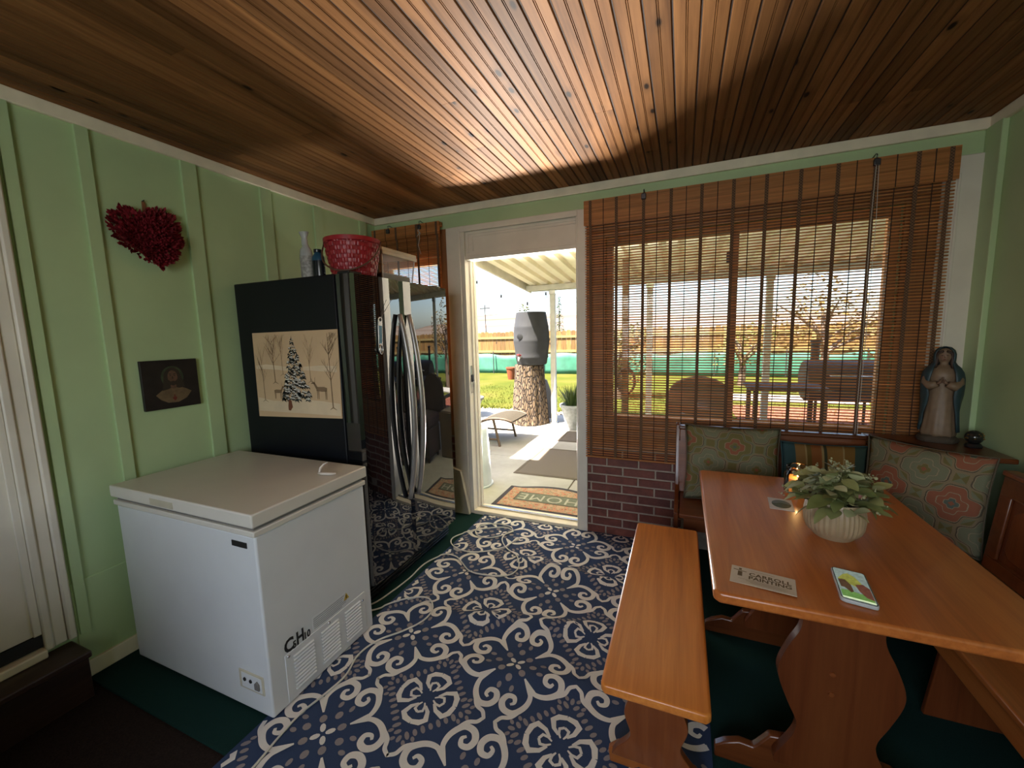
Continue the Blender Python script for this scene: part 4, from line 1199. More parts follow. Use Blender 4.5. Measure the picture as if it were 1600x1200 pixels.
# end board on the left with a curved front
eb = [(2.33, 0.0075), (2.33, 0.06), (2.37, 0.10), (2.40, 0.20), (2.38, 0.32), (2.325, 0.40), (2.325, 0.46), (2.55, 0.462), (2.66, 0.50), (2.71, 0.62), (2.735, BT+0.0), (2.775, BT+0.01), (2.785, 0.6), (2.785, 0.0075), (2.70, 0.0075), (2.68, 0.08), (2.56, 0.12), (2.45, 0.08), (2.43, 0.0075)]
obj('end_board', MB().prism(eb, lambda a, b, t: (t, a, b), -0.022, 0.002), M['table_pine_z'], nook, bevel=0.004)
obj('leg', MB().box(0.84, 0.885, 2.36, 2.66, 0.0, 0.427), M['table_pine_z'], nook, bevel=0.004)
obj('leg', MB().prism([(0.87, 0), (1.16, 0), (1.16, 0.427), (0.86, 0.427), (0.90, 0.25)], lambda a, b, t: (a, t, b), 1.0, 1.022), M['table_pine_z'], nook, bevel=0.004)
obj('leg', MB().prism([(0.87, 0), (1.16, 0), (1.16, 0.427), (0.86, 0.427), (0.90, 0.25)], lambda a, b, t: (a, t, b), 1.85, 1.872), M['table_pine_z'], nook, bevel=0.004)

# ------------------------------------------------------------------ trestle table
TX0, TX1, TY0, TY1, TT = 0.097, 0.846, 1.178, 2.262, 0.74
tb = thing('dining_table', ((TX0+TX1)/2, (TY0+TY1)/2, 0), 'varnished pine trestle table with wavy pedestal legs in the nook', 'table')
c = 0.015
obj('tabletop', MB().prism([(TX0+c, TY0), (TX1-c, TY0), (TX1, TY0+c), (TX1, TY1-c), (TX1-c, TY1), (TX0+c, TY1), (TX0, TY1-c), (TX0, TY0+c)], lambda a, b, t: (a, b, t), TT-0.032, TT), M['table_pine'], tb, bevel=0.008, seg=3)
def pedestal(cx, y0, y1, prof, nm, m):
    s_ = [(p.x, p.y) for p in spline([(h, z, 0) for h, z in prof], 7)]
    out = [(cx+h, z) for h, z in s_] + [(cx-h, z) for h, z in reversed(s_)]
    return obj(nm, MB().prism(out, lambda a, b, t: (a, t, b), y0, y1), m, bevel=0.006, seg=2)
tprof = [(0.150, 0.085), (0.152, 0.11), (0.125, 0.16), (0.102, 0.21), (0.100, 0.25), (0.125, 0.31), (0.150, 0.38), (0.152, 0.43), (0.128, 0.50), (0.103, 0.555), (0.100, 0.60), (0.125, 0.645), (0.150, 0.66)]
tcx = 0.452
foot = [(-0.318, 0.0), (0.318, 0.0), (0.318, 0.045), (0.29, 0.07), (0.245, 0.092), (0.205, 0.088), (0.195, 0.10), (0.16, 0.155), (0.10, 0.165), (-0.10, 0.165), (-0.16, 0.155), (-0.195, 0.10), (-0.205, 0.088), (-0.245, 0.092), (-0.29, 0.07), (-0.318, 0.045)]
for yp in (1.385, 2.03):
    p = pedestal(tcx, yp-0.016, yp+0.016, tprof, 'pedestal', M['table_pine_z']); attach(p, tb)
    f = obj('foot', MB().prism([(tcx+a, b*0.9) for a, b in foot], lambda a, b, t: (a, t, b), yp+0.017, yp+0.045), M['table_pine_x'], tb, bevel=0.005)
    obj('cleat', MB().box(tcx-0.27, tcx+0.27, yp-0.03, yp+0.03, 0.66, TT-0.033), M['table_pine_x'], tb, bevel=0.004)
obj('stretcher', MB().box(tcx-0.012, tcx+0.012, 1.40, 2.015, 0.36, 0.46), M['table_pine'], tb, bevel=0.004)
for z in (0.37, 0.435):
    obj('bolt', MB().lathe([(0.008, 0), (0.007, 0.004), (0, 0.005)], 12).xform(Matrix.Translation((0.435, 1.369, z)) @ Matrix.Rotation(PI/2, 4, 'X')), M['table_pine_x'], tb, smooth=50)

# ------------------------------------------------------------------ bench
BX0, BX1, BY0, BY1, BZ = -0.197, 0.095, 1.075, 2.165, 0.45
bn_ = thing('bench', (-0.05, 1.62, 0), 'long narrow varnished pine bench with wavy legs on the rug', 'bench')
c = 0.012
obj('seat', MB().prism([(BX0+c, BY0), (BX1-c, BY0), (BX1, BY0+c), (BX1, BY1-c), (BX1-c, BY1), (BX0+c, BY1), (BX0, BY1-c), (BX0, BY0+c)], lambda a, b, t: (a, b, t), BZ-0.03, BZ), M['pine'], bn_, bevel=0.007, seg=3)
bprof = [(0.135, 0.07), (0.118, 0.10), (0.085, 0.14), (0.076, 0.17), (0.092, 0.22), (0.094, 0.25), (0.078, 0.30), (0.073, 0.335), (0.088, 0.375), (0.105, 0.40)]
bfoot = [(-0.145, 0.0), (-0.07, 0.0), (-0.05, 0.014), (0.05, 0.014), (0.07, 0.0), (0.145, 0.0), (0.15, 0.045), (0.12, 0.075), (-0.12, 0.075), (-0.15, 0.045)]
for yp in (1.235, 2.0):
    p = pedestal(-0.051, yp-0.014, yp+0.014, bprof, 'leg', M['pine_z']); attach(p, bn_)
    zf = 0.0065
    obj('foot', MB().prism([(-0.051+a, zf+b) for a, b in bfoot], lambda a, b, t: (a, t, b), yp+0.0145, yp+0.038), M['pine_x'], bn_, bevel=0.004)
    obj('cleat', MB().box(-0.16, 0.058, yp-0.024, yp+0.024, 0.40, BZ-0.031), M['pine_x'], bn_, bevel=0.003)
obj('stretcher', MB().box(-0.061, -0.041, 1.25, 1.985, 0.20, 0.26), M['pine'], bn_, bevel=0.003)

# ------------------------------------------------------------------ cushions
def quatrefoil(name, pal, pal2, scale):
    """tapestry of nested quatrefoil medallions"""
    t = NT(name)
    tc = t.node('ShaderNodeTexCoord')
    mp = t.node('ShaderNodeMapping'); t.link(tc.outputs['UV'], mp.inputs['Vector'])
    mp.inputs['Scale'].default_value = (scale, scale, 1); mp.inputs['Location'].default_value = (0.18, 0.1, 0); mp.inputs['Rotation'].default_value = (0, 0, PI/4+0.1)
    sp = t.node('ShaderNodeSeparateXYZ'); t.link(mp.outputs[0], sp.inputs[0])
    fx = t.math('SUBTRACT', t.math('FRACT', sp.outputs[0]), 0.5); fy = t.math('SUBTRACT', t.math('FRACT', sp.outputs[1]), 0.5)
    ix = t.math('FLOOR', sp.outputs[0]); iy = t.math('FLOOR', sp.outputs[1])
    par = t.math('ABSOLUTE', t.math('MODULO', t.math('ADD', ix, iy), 2.0))
    r = t.math('SQRT', t.math('ADD', t.math('MULTIPLY', fx, fx), t.math('MULTIPLY', fy, fy)))
    th = t.math('ARCTAN2', fy, fx)
    lob = t.math('MULTIPLY', t.math('COSINE', t.math('MULTIPLY', th, 4.0)), 0.17)
    lob2 = t.math('MULTIPLY', t.math('COSINE', t.math('MULTIPLY', th, 8.0)), 0.07)
    d = t.math('MULTIPLY', r, t.math('ADD', t.math('ADD', 1.0, lob), lob2))
    n = t.noise(tc.outputs['UV'], 40, 3)
    d = t.math('ADD', d, t.math('MULTIPLY', t.math('SUBTRACT', n.outputs['Fac'], 0.5), 0.02))
    st = [0.0, 0.05, 0.12, 0.135, 0.245, 0.262, 0.33, 0.42, 0.437, 0.458, 0.52]
    c1 = t.ramp(d, list(zip(st, pal)), 'CONSTANT'); c2 = t.ramp(d, list(zip(st, pal2)), 'CONSTANT')
    c = t.mix(par, c1, c2)
    fine = t.node('ShaderNodeTexWave', wave_type='RINGS'); t.link(mp.outputs[0], fine.inputs['Vector']); fine.inputs['Scale'].default_value = 9; fine.inputs['Distortion'].default_value = 6
    c = t.mix(t.math('MULTIPLY', fine.outputs['Fac'], 0.28), c, (0.18, 0.13, 0.07))
    t.base(c); t.set(rough=0.85, spec=0.1)
    t.bump(t.noise(tc.outputs['UV'], 220, 2).outputs['Fac'], 0.4, 0.002)
    return t.mat
cr = (0.30, 0.25, 0.165); rust = (0.27, 0.095, 0.055); olive = (0.15, 0.135, 0.05); teal = (0.085, 0.12, 0.105); dk = (0.085, 0.075, 0.055); sagec = (0.17, 0.185, 0.12); tan = (0.23, 0.18, 0.11)
palA = [rust, teal, cr, rust, cr, rust, rust, cr, dk, tan, sagec]
palB = [rust, olive, tan, sagec, cr, sagec, sagec, cr, dk, tan, olive]
M['tapestry_green'] = quatrefoil('tapestry_green', palB, [teal, olive, tan, rust, cr, olive, olive, cr, dk, sagec, olive], 2.7)
M['tapestry_rust'] = quatrefoil('tapestry_rust', palA, palB, 2.6)
def stripes():
    t = NT('striped_fabric')
    tc = t.node('ShaderNodeTexCoord')
    sp = t.node('ShaderNodeSeparateXYZ'); t.link(tc.outputs['UV'], sp.inputs[0])
    stp_ = [(0, (0.035, 0.075, 0.085)), (0.16, (0.24, 0.14, 0.05)), (0.27, (0.33, 0.25, 0.12)), (0.29, (0.14, 0.10, 0.03)), (0.34, (0.25, 0.10, 0.035)), (0.46, (0.33, 0.25, 0.12)), (0.485, (0.05, 0.055, 0.035)),
            (0.52, (0.26, 0.145, 0.045)), (0.70, (0.33, 0.25, 0.12)), (0.72, (0.20, 0.11, 0.03)), (0.84, (0.045, 0.075, 0.06))]
    t.base(t.ramp(sp.outputs[0], stp_, 'CONSTANT')); t.set(rough=0.85, spec=0.1)
    t.bump(t.noise(tc.outputs['UV'], 220, 2).outputs['Fac'], 0.4, 0.002)
    return t.mat
M['stripe'] = stripes()
def cushion(c00, ux, uz, w, h, thick, mat, label, nm='cushion'):
    """pillow with lower left corner c00, edges along ux and uz"""
    ux = Vector(ux).normalized(); uz = Vector(uz).normalized(); nn = ux.cross(uz).normalized()
    N = 22
    me = bpy.data.meshes.new(nm)
    bmm = bmesh.new(); uvl = bmm.loops.layers.uv.new('UVMap')
    grid = {}
    for s in (0, 1):
        for i in range(N+1):
            for j in range(N+1):
                u = i/N; v = j/N
                pin = 0.035
                a = 2*u-1; b = 2*v-1
                uu = u - a*pin*(1-b*b)*0.8; vv = v - b*pin*(1-a*a)*0.8
                th = thick/2*max(0.0, (1-a*a))**0.55*max(0.0, (1-b*b))**0.55
                edge = i in (0, N) or j in (0, N)
                if edge and s == 1: grid[(1, i, j)] = grid[(0, i, j)]; continue
                sag = 0.006*math.sin(5*u+2)*math.sin(4*v+1)
                p = Vector(c00) + ux*w*uu + uz*h*vv + nn*(th if s == 0 else -th) + nn*sag
                grid[(s, i, j)] = bmm.verts.new(p)
    for s in (0, 1):
        for i in range(N):
            for j in range(N):
                q = [(i, j), (i+1, j), (i+1, j+1), (i, j+1)]
                if s: q.reverse()
                f = bmm.faces.new([grid[(s, a, b)] for a, b in q]); f.smooth = True
                for l, (a, b) in zip(f.loops, q): l[uvl].uv = (a/N, b/N)
    bmesh.ops.recalc_face_normals(bmm, faces=bmm.faces)
    bmm.to_mesh(me); bmm.free(); me.materials.append(mat)
    ct_ = Vector(c00)+ux*w/2
    root = thing(nm, tuple(ct_), label, 'cushion')
    o = bpy.data.objects.new('cover', me); col.objects.link(o); attach(o, root)
    pts = []
    for i in range(N+1): pts.append(grid_pt(c00, ux, uz, w, h, i/N, 0))
    for j in range(1, N+1): pts.append(grid_pt(c00, ux, uz, w, h, 1, j/N))
    for i in range(N-1, -1, -1): pts.append(grid_pt(c00, ux, uz, w, h, i/N, 1))
    for j in range(N-1, 0, -1): pts.append(grid_pt(c00, ux, uz, w, h, 0, j/N))
    obj('piping', MB().tube(pts, 0.004, 6, closed=True), mat, root, smooth=True)
    return root
def grid_pt(c00, ux, uz, w, h, u, v):
    pin = 0.035; a = 2*u-1; b = 2*v-1
    uu = u - a*pin*(1-b*b)*0.8; vv = v - b*pin*(1-a*a)*0.8
    return Vector(c00)+ux*w*uu+uz*h*vv
cushion((0.030, 2.575, 0.456), (1, 0.0, 0), (0, 0.17, 1), 0.495, 0.445, 0.14, M['tapestry_green'], 'square green and rust tapestry cushion at the left end of the corner bench')
cushion((0.525, 2.600, 0.456), (1, 0.0, 0), (0, 0.10, 1), 0.395, 0.375, 0.09, M['stripe'], 'striped teal and ochre cushion between the two tapestry cushions')
cushion((0.872, 2.580, 0.454), (0.32, -0.315, 0), (0.075, 0.065, 1), 0.455, 0.445, 0.125, M['tapestry_rust'], 'large rust tapestry cushion leaning in the corner below the statue')

# ------------------------------------------------------------------ statue and ornament on the corner shelf
SZ = 0.8685
st = thing('statue', (1.205, 2.69, SZ), 'statue of a robed woman in a blue mantle on the corner shelf', 'statue', rot=(0, 0, -0.40))
M['robe'] = plain('statue_robe', (0.20, 0.135, 0.085), rough=0.5, var=0.12, scale=30)
M['mantle'] = plain('statue_mantle', (0.022, 0.05, 0.062), rough=0.5, var=0.2, scale=30)
M['statue_hair'] = plain('statue_hair', (0.035, 0.017, 0.010), rough=0.6)
M['statue_base'] = plain('statue_base', (0.06, 0.045, 0.03), rough=0.8, bump=0.6, bscale=60, bdist=0.006)
M['statue_skin'] = plain('statue_skin', (0.20, 0.12, 0.08), rough=0.5)
obj('plinth', MB().lathe([(0, 0), (0.074, 0), (0.078, 0.012), (0.070, 0.026), (0.060, 0.034), (0, 0.036)], 22, sy=0.8, mod=lambda a, z: 1+0.05*math.sin(5*a)+0.03*math.sin(9*a+2)), M['statue_base'], st, smooth=50, local=True)
prof = [(0, 0.028), (0.060, 0.030), (0.064, 0.045), (0.058, 0.09), (0.053, 0.15), (0.050, 0.21), (0.047, 0.255), (0.052, 0.30), (0.056, 0.335), (0.050, 0.362), (0.030, 0.378), (0.0165, 0.388), (0.0155, 0.398), (0.020, 0.405),
        (0.0265, 0.416), (0.029, 0.430), (0.0285, 0.444), (0.024, 0.457), (0.014, 0.467), (0, 0.470)]
def fold(a, z):
    if z > 0.30: return 1.0
    k = (0.30-z)/0.27
    return 1 + k*(0.055*math.sin(7*a+z*22)+0.035*math.sin(13*a-z*10))
obj('body', MB().lathe(prof, 48, sy=0.80, mod=fold), M['robe'], st, smooth=True, local=True)
fc = obj('face', MB().sphere((0, -0.0075, 0.428), 0.0235, 16, 12, sc=(0.88, 0.82, 1.12)), M['statue_skin'], st, smooth=True, local=True)
obj('nose', MB().add([(0, -0.0305, 0.424), (-0.004, -0.026, 0.422), (0.004, -0.026, 0.422), (0, -0.0255, 0.437)], [(0, 1, 2), (0, 3, 1), (0, 2, 3)]), M['statue_skin'], fc, local=True)
obj('eye', MB().sphere((-0.0085, -0.0245, 0.434), 0.0028, 8, 6, sc=(1.3, 0.6, 0.7)), M['statue_hair'], fc, local=True)
obj('eye', MB().sphere((0.0085, -0.0245, 0.434), 0.0028, 8, 6, sc=(1.3, 0.6, 0.7)), M['statue_hair'], fc, local=True)
obj('mouth', MB().sphere((0, -0.0245, 0.4145), 0.004, 8, 6, sc=(1.2, 0.5, 0.45)), M['heart_paint'], fc, local=True)
hm = MB()
for s in (-1, 1):
    hm.tube([(s*0.006, -0.022, 0.455), (s*0.022, -0.014, 0.447), (s*0.0265, -0.006, 0.425), (s*0.027, -0.010, 0.40), (s*0.030, -0.022, 0.372)], [0.005, 0.0075, 0.008, 0.009, 0.005], 8)
obj('hair', hm, M['statue_hair'], st, smooth=True, local=True)
# mantle: a shell over head, shoulders and back, open at the front
mm = MB(); NA, NZ = 26, 26
rows = [(0.474, 0.004, 0.45), (0.470, 0.020, 0.62), (0.458, 0.031, 0.85), (0.440, 0.0365, 0.95), (0.42, 0.037, 0.95), (0.40, 0.036, 0.85), (0.385, 0.044, 0.75), (0.37, 0.058, 0.62), (0.35, 0.068, 0.60), (0.32, 0.073, 0.62), (0.28, 0.074, 0.66), (0.24, 0.072, 0.62), (0.20, 0.068, 0.72), (0.15, 0.066, 0.95), (0.10, 0.068, 1.05), (0.055, 0.071, 1.1)]
for (z, r, gap) in rows:
    for j in range(NA+1):
        a = -PI/2 + gap + (2*PI-2*gap)*j/NA
        rr_ = r*(1+0.03*math.sin(9*a+z*30)*(1 if z < 0.37 else 0))
        mm.v.append((rr_*math.cos(a), rr_*0.84*math.sin(a)+0.004, z))
for i in range(len(rows)-1):
    for j in range(NA):
        a = i*(NA+1)+j
        mm.f.append((a, a+1, a+NA+2, a+NA+1)); mm.m.append(0)
mo = obj('mantle', mm, M['mantle'], st, smooth=True, local=True)
sm_ = mo.modifiers.new('thick', 'SOLIDIFY'); sm_.thickness = 0.004; sm_.offset = 1
for s in (-1, 1):
    sl_ = obj('sleeve', MB().tube([(s*0.052, 0.0, 0.345), (s*0.056, -0.022, 0.30), (s*0.040, -0.050, 0.285), (s*0.018, -0.060, 0.297)], [0.018, 0.020, 0.022, 0.016], 12), M['robe'], st, smooth=True, local=True)
    hd = MB()
    hd.tube([(s*0.018, -0.060, 0.297), (s*0.008, -0.063, 0.306), (s*0.004, -0.064, 0.318)], [0.006, 0.0075, 0.007], 8)
    for k in range(4):
        L = (0.014, 0.017, 0.016, 0.012)[k]
        hd.tube([(s*0.003, -0.070+k*0.0038, 0.316), (s*0.0028, -0.071+k*0.0038, 0.316+L*0.6), (s*0.0018, -0.0715+k*0.0038, 0.316+L)], [0.0022, 0.002, 0.0013], 6)
    hd.tube([(s*0.007, -0.068, 0.308), (s*0.005, -0.074, 0.316), (s*0.003, -0.075, 0.322)], [0.0024, 0.0022, 0.0015], 6)
    obj('hand', hd, M['statue_skin'], st, smooth=True, local=True)

gb = thing('ornament', (1.300, 2.60, SZ), 'small dark round ornament with gold glints beside the statue', 'ornament')
obj('stand', MB().lathe([(0, 0), (0.030, 0), (0.032, 0.006), (0.024, 0.018), (0, 0.02)], 20, (1.30, 2.60, SZ)), M['black_plastic'], gb, smooth=45)
M['dark_glass'] = plain('dark_glass', (0.02, 0.02, 0.018), rough=0.08)
obj('globe', MB().sphere((1.30, 2.60, SZ+0.048), 0.033, 18, 12), M['dark_glass'], gb, smooth=True)
rg = random.Random(4); gm = MB()
for i in range(14):
    a = rg.uniform(PI*0.9, PI*1.9); e = rg.uniform(-0.2, 0.9)
    p = Vector((math.cos(a)*math.cos(e), math.sin(a)*math.cos(e), math.sin(e)))*0.0335
    gm.obox((1.30+p.x, 2.60+p.y, SZ+0.048+p.z), (0.004, 0.004, 0.004), Matrix.Rotation(rg.uniform(0, 3), 3, 'X'))
obj('gilding', gm, M['brass'], gb)

# ------------------------------------------------------------------ things on the table
vx, vy = 0.499, 1.665
M['vase'] = plain('ribbed_ceramic', (0.36, 0.27, 0.165), rough=0.35, var=0.1, scale=25)
pot = thing('plant_pot', (vx, vy, TT), 'ribbed cream ceramic pot holding a bushy green plant on the table', 'plant')
rib = lambda a, z: 1 + 0.020*math.cos(36*a)*(1 if 0.015 < z < 0.125 else 0)
obj('pot', MB().lathe([(0.0, 0.0), (0.056, 0.0), (0.060, 0.004), (0.062, 0.010), (0.076, 0.022), (0.084, 0.042), (0.0865, 0.065), (0.0855, 0.09), (0.0805, 0.122), (0.078, 0.132), (0.074, 0.131), (0.076, 0.105), (0.0, 0.102)], 132, (vx, vy, TT), mod=rib), M['vase'], pot, smooth=40)
obj('soil', MB().lathe([(0.0, 0.110), (0.04, 0.112), (0.074, 0.108)], 20, (vx, vy, TT)), plain('soil', (0.02, 0.012, 0.008), rough=0.95, bump=0.6, bscale=150), pot)
def leaf_mat(name, c1, c2):
    t = NT(name)
    v = t.coord(rnd=5.0)
    n = t.noise(v, 12, 3)
    oi = t.node('ShaderNodeObjectInfo')
    c = t.ramp(n.outputs['Fac'], [(0.3, c1), (0.7, c2)])
    c = t.mix(1.0, c, t.ramp(oi.outputs['Random'], [(0, (0.7, 0.75, 0.6)), (1, (1.3, 1.2, 1.1))]), 'MULTIPLY')
    t.base(c); t.set(rough=0.5)
    return t.mat
M['leaf'] = leaf_mat('leaf_green', (0.17, 0.19, 0.07), (0.30, 0.32, 0.15))
M['leaf_pale'] = leaf_mat('leaf_pale', (0.30, 0.33, 0.18), (0.46, 0.48, 0.32))
M['blossom'] = plain('pale_blossom', (0.30, 0.30, 0.17), rough=0.6)
def leaf_mesh(L, W, curl, name, mat):
    m = MB(); N = 7
    for i in range(N+1):
        t = i/N
        w = W*(math.sin(PI*min(1, t*0.94+0.05))**0.75)*(1-0.15*t)
        z = -curl*L*t*t
        x = L*t
        m.v += [(x, -w, z+0.12*w), (x, 0, z-0.06*w), (x, w, z+0.12*w)]
    for i in range(N):
        for q in (0, 1):
            a = i*3+q
            m.f.append((a, a+1, a+4, a+3)); m.m.append(0)
    return mesh_of(m, name, mat, smooth=True)
lm = [leaf_mesh(0.055, 0.021, 0.35, 'leaf', M['leaf']), leaf_mesh(0.062, 0.020, 0.6, 'leaf', M['leaf']), leaf_mesh(0.044, 0.018, 0.2, 'leaf', M['leaf_pale']), leaf_mesh(0.095, 0.024, 0.35, 'leaf', M['leaf'])]
rl = random.Random(21)
stems = MB()
for i in range(190):
    a = rl.uniform(0, 2*PI); e = rl.uniform(0.05, 1.45)
    R_ = rl.uniform(0.055, 0.105)
    base = Vector((vx, vy, TT+0.118))
    d = Vector((math.cos(a)*math.cos(e), math.sin(a)*math.cos(e), math.sin(e)))
    p = base + Vector((d.x*R_*1.12, d.y*R_*1.12, d.z*R_*1.15))
    k = 3 if (i % 15 == 0 and e < 0.5) else rl.choice((0, 0, 1, 2, 2))
    o = obj('leaf', lm[k], None, pot)
    e2 = rl.uniform(-0.25, 0.75) if k != 3 else 0.15
    a2 = a + rl.uniform(-0.8, 0.8)
    o.location = p; o.rotation_euler = (rl.uniform(-0.6, 0.6), -e2, a2)
    sc_ = rl.uniform(0.75, 1.15); o.scale = (sc_, sc_, sc_)
    if i % 2 == 0: stems.tube([base+Vector((rl.uniform(-0.03, 0.03), rl.uniform(-0.03, 0.03), -0.01)), base+(p-base)*0.5+Vector((0, 0, 0.008)), p], 0.0014, 5)
obj('stems', stems, M['leaf'], pot)
bm2 = MB()
for i in range(45):
    a = rl.uniform(0, 2*PI); e = rl.uniform(-0.1, 1.5); R_ = rl.uniform(0.115, 0.158)
    p = Vector((vx, vy, TT+0.115))+Vector((math.cos(a)*math.cos(e)*R_, math.sin(a)*math.cos(e)*R_, math.sin(e)*R_))
    bm2.sphere(tuple(p), rl.uniform(0.003, 0.0055), 7, 5)
    for q in range(3):
        bm2.sphere((p.x+rl.uniform(-0.008, 0.008), p.y+rl.uniform(-0.008, 0.008), p.z+rl.uniform(-0.006, 0.008)), rl.uniform(0.002, 0.0035), 6, 4)
tag(obj('blossoms', bm2, M['blossom'], pot, smooth=True), kind='stuff')

jx, jy = 0.480, 2.06
jar = thing('candle_jar', (jx, jy, TT), 'clear glass jar with a lit amber candle behind the potted plant', 'candle')
M['jar_glass'] = clear_glass('jar_glass', (0.95, 0.96, 0.96), 0.03)
obj('glass', MB().lathe([(0, 0.0), (0.044, 0.0), (0.049, 0.006), (0.050, 0.02), (0.050, 0.082), (0.043, 0.095), (0.041, 0.100), (0.044, 0.104), (0.044, 0.118), (0.041, 0.121), (0.038, 0.118), (0.038, 0.098), (0.046, 0.080), (0.046, 0.008), (0.0, 0.006)], 32, (jx, jy, TT)), M['jar_glass'], jar, smooth=50)
t = NT('amber_wax'); nz = t.noise(t.coord(), 20, 2); t.base(t.ramp(nz.outputs['Fac'], [(0.3, (0.34, 0.115, 0.02)), (0.7, (0.50, 0.20, 0.045))])); t.set(rough=0.5, emit=(1.0, 0.30, 0.05), estr=0.16)
obj('wax', MB().lathe([(0, 0.0065), (0.0455, 0.0065), (0.0455, 0.068), (0.038, 0.066), (0, 0.065)], 28, (jx, jy, TT)), t.mat, jar, smooth=50)
obj('wick', MB().tube([(jx, jy, TT+0.064), (jx+0.001, jy, TT+0.073)], 0.001, 5), M['ink'], jar)
t = NT('flame'); nz = t.noise(t.coord(), 30, 1); t.base((0.9, 0.5, 0.1)); t.set(emit=(1.0, 0.62, 0.22), estr=7.0)
obj('flame', MB().lathe([(0, 0.071), (0.0035, 0.076), (0.0042, 0.081), (0.002, 0.090), (0, 0.096)], 12, (jx, jy, TT)), t.mat, jar, smooth=True)
fl_ = bpy.data.lights.new('candle_light', 'POINT'); fl_.energy = 0.16; fl_.color = (1.0, 0.55, 0.2); fl_.shadow_soft_size = 0.006
flo = bpy.data.objects.new('candle_light', fl_); col.objects.link(flo); flo.location = (jx, jy, TT+0.085); attach(flo, jar)

M['paper'] = plain('card_paper', (0.56, 0.47, 0.38), rough=0.6, var=0.05)
M['brown_ink'] = plain('brown_ink', (0.10, 0.06, 0.02), rough=0.7)
M['faint_ink'] = plain('faint_ink', (0.33, 0.25, 0.17), rough=0.7)
cc = Vector((0.2285, 1.281, TT))
ex = Vector((0.159, -0.026, 0)).normalized(); ey = Vector((0.026, 0.159, 0)).normalized()
CW, CH = 0.160, 0.094
def cardp(a, b): # slightly bowed card
    return cc + ex*a + ey*b + Vector((0, 0, 0.0016 + 0.004*max(0, (-b/CH*2))**2*(0.5+a/CW)))
card = thing('business_card', tuple(cc), 'cream painting company card with a paintbrush mark at the near table edge', 'card')
m = MB(); NX = 8
for j in range(5):
    for i in range(NX+1):
        m.v.append(tuple(cardp(-CW/2+CW*i/NX, -CH/2+CH*j/4)))
for j in range(4):
    for i in range(NX):
        a = j*(NX+1)+i; m.f.append((a, a+1, a+NX+2, a+NX+1)); m.m.append(0)
sh_ = obj('sheet', m, M['paper'], card)
so = sh_.modifiers.new('thick', 'SOLIDIFY'); so.thickness = 0.0012; so.offset = -1
up = lambda a, b: cardp(a, b)+Vector((0, 0, 0.0004))
text_mesh('CARROLL', 0.0235, lambda a, b: up(0.018+a, 0.014+b), 'lettering', M['brown_ink'], card, sx=0.95, space=1.08, bold=0.03)
text_mesh('PAINTING', 0.0235, lambda a, b: up(0.018+a, -0.006+b), 'lettering', M['brown_ink'], card, sx=0.95, space=1.04, bold=0.03)
m = MB()
for poly in ([(-0.060, 0.038), (-0.053, 0.038), (-0.053, 0.028), (-0.060, 0.028)], [(-0.062, 0.020), (-0.051, 0.020), (-0.0505, -0.006), (-0.0625, -0.006)], [(-0.074, 0.0245), (-0.04, 0.0205), (-0.04, 0.0235), (-0.074, 0.0285)]):
    m.add([tuple(up(a, b)) for a, b in poly], [(0, 1, 2, 3)])
obj('brush_mark', m, M['brown_ink'], card)
m = MB()
for (a0, a1, b) in ((-0.03, 0.03, 0.033), (-0.06, 0.06, -0.021), (-0.04, 0.055, -0.027), (-0.03, 0.06, -0.033)):
    m.add([tuple(up(a0, b)), tuple(up(a1, b)), tuple(up(a1, b+0.0018)), tuple(up(a0, b+0.0018))], [(0, 1, 2, 3)])
obj('small_print', m, M['faint_ink'], card)

pcd = thing('picture_card', (0.388, 1.893, TT), 'small white card printed with an oval green landscape near the jar', 'card')
pa = [Vector((0.353, 1.961, TT)), Vector((0.437, 1.950, TT)), Vector((0.425, 1.832, TT)), Vector((0.341, 1.838, TT))]
m = MB().add([tuple(p+Vector((0, 0, 0.0003))) for p in pa]+[tuple(p+Vector((0, 0, 0.0018))) for p in pa], [(3, 2, 1, 0), (4, 5, 6, 7), (0, 1, 5, 4), (1, 2, 6, 5), (2, 3, 7, 6), (3, 0, 4, 7)])
obj('sheet', m, plain('white_card', (0.60, 0.57, 0.54), rough=0.5), pcd)
def pq(u, v, k=0): return tuple(pa[3].lerp(pa[2], u).lerp(pa[0].lerp(pa[1], u), v)+Vector((0, 0, 0.0021+0.0002*k)))
m = MB().add([pq(0.52+0.40*math.cos(2*PI*i/28), 0.5+0.36*math.sin(2*PI*i/28)) for i in range(28)], [tuple(range(28))])
obj('oval_sky', m, plain('oval_sky', (0.13, 0.17, 0.16), rough=0.5), pcd)
m = MB().add([pq(0.52+0.40*math.cos(PI+PI*i/20), 0.5+0.36*math.sin(PI+PI*i/20), 1) for i in range(21)]+[pq(0.75, 0.56, 1), pq(0.5, 0.62, 1), pq(0.3, 0.52, 1)], [tuple(range(24))])
obj('oval_hills', m, plain('oval_hills', (0.035, 0.06, 0.028), rough=0.5, var=0.4, scale=120), pcd)

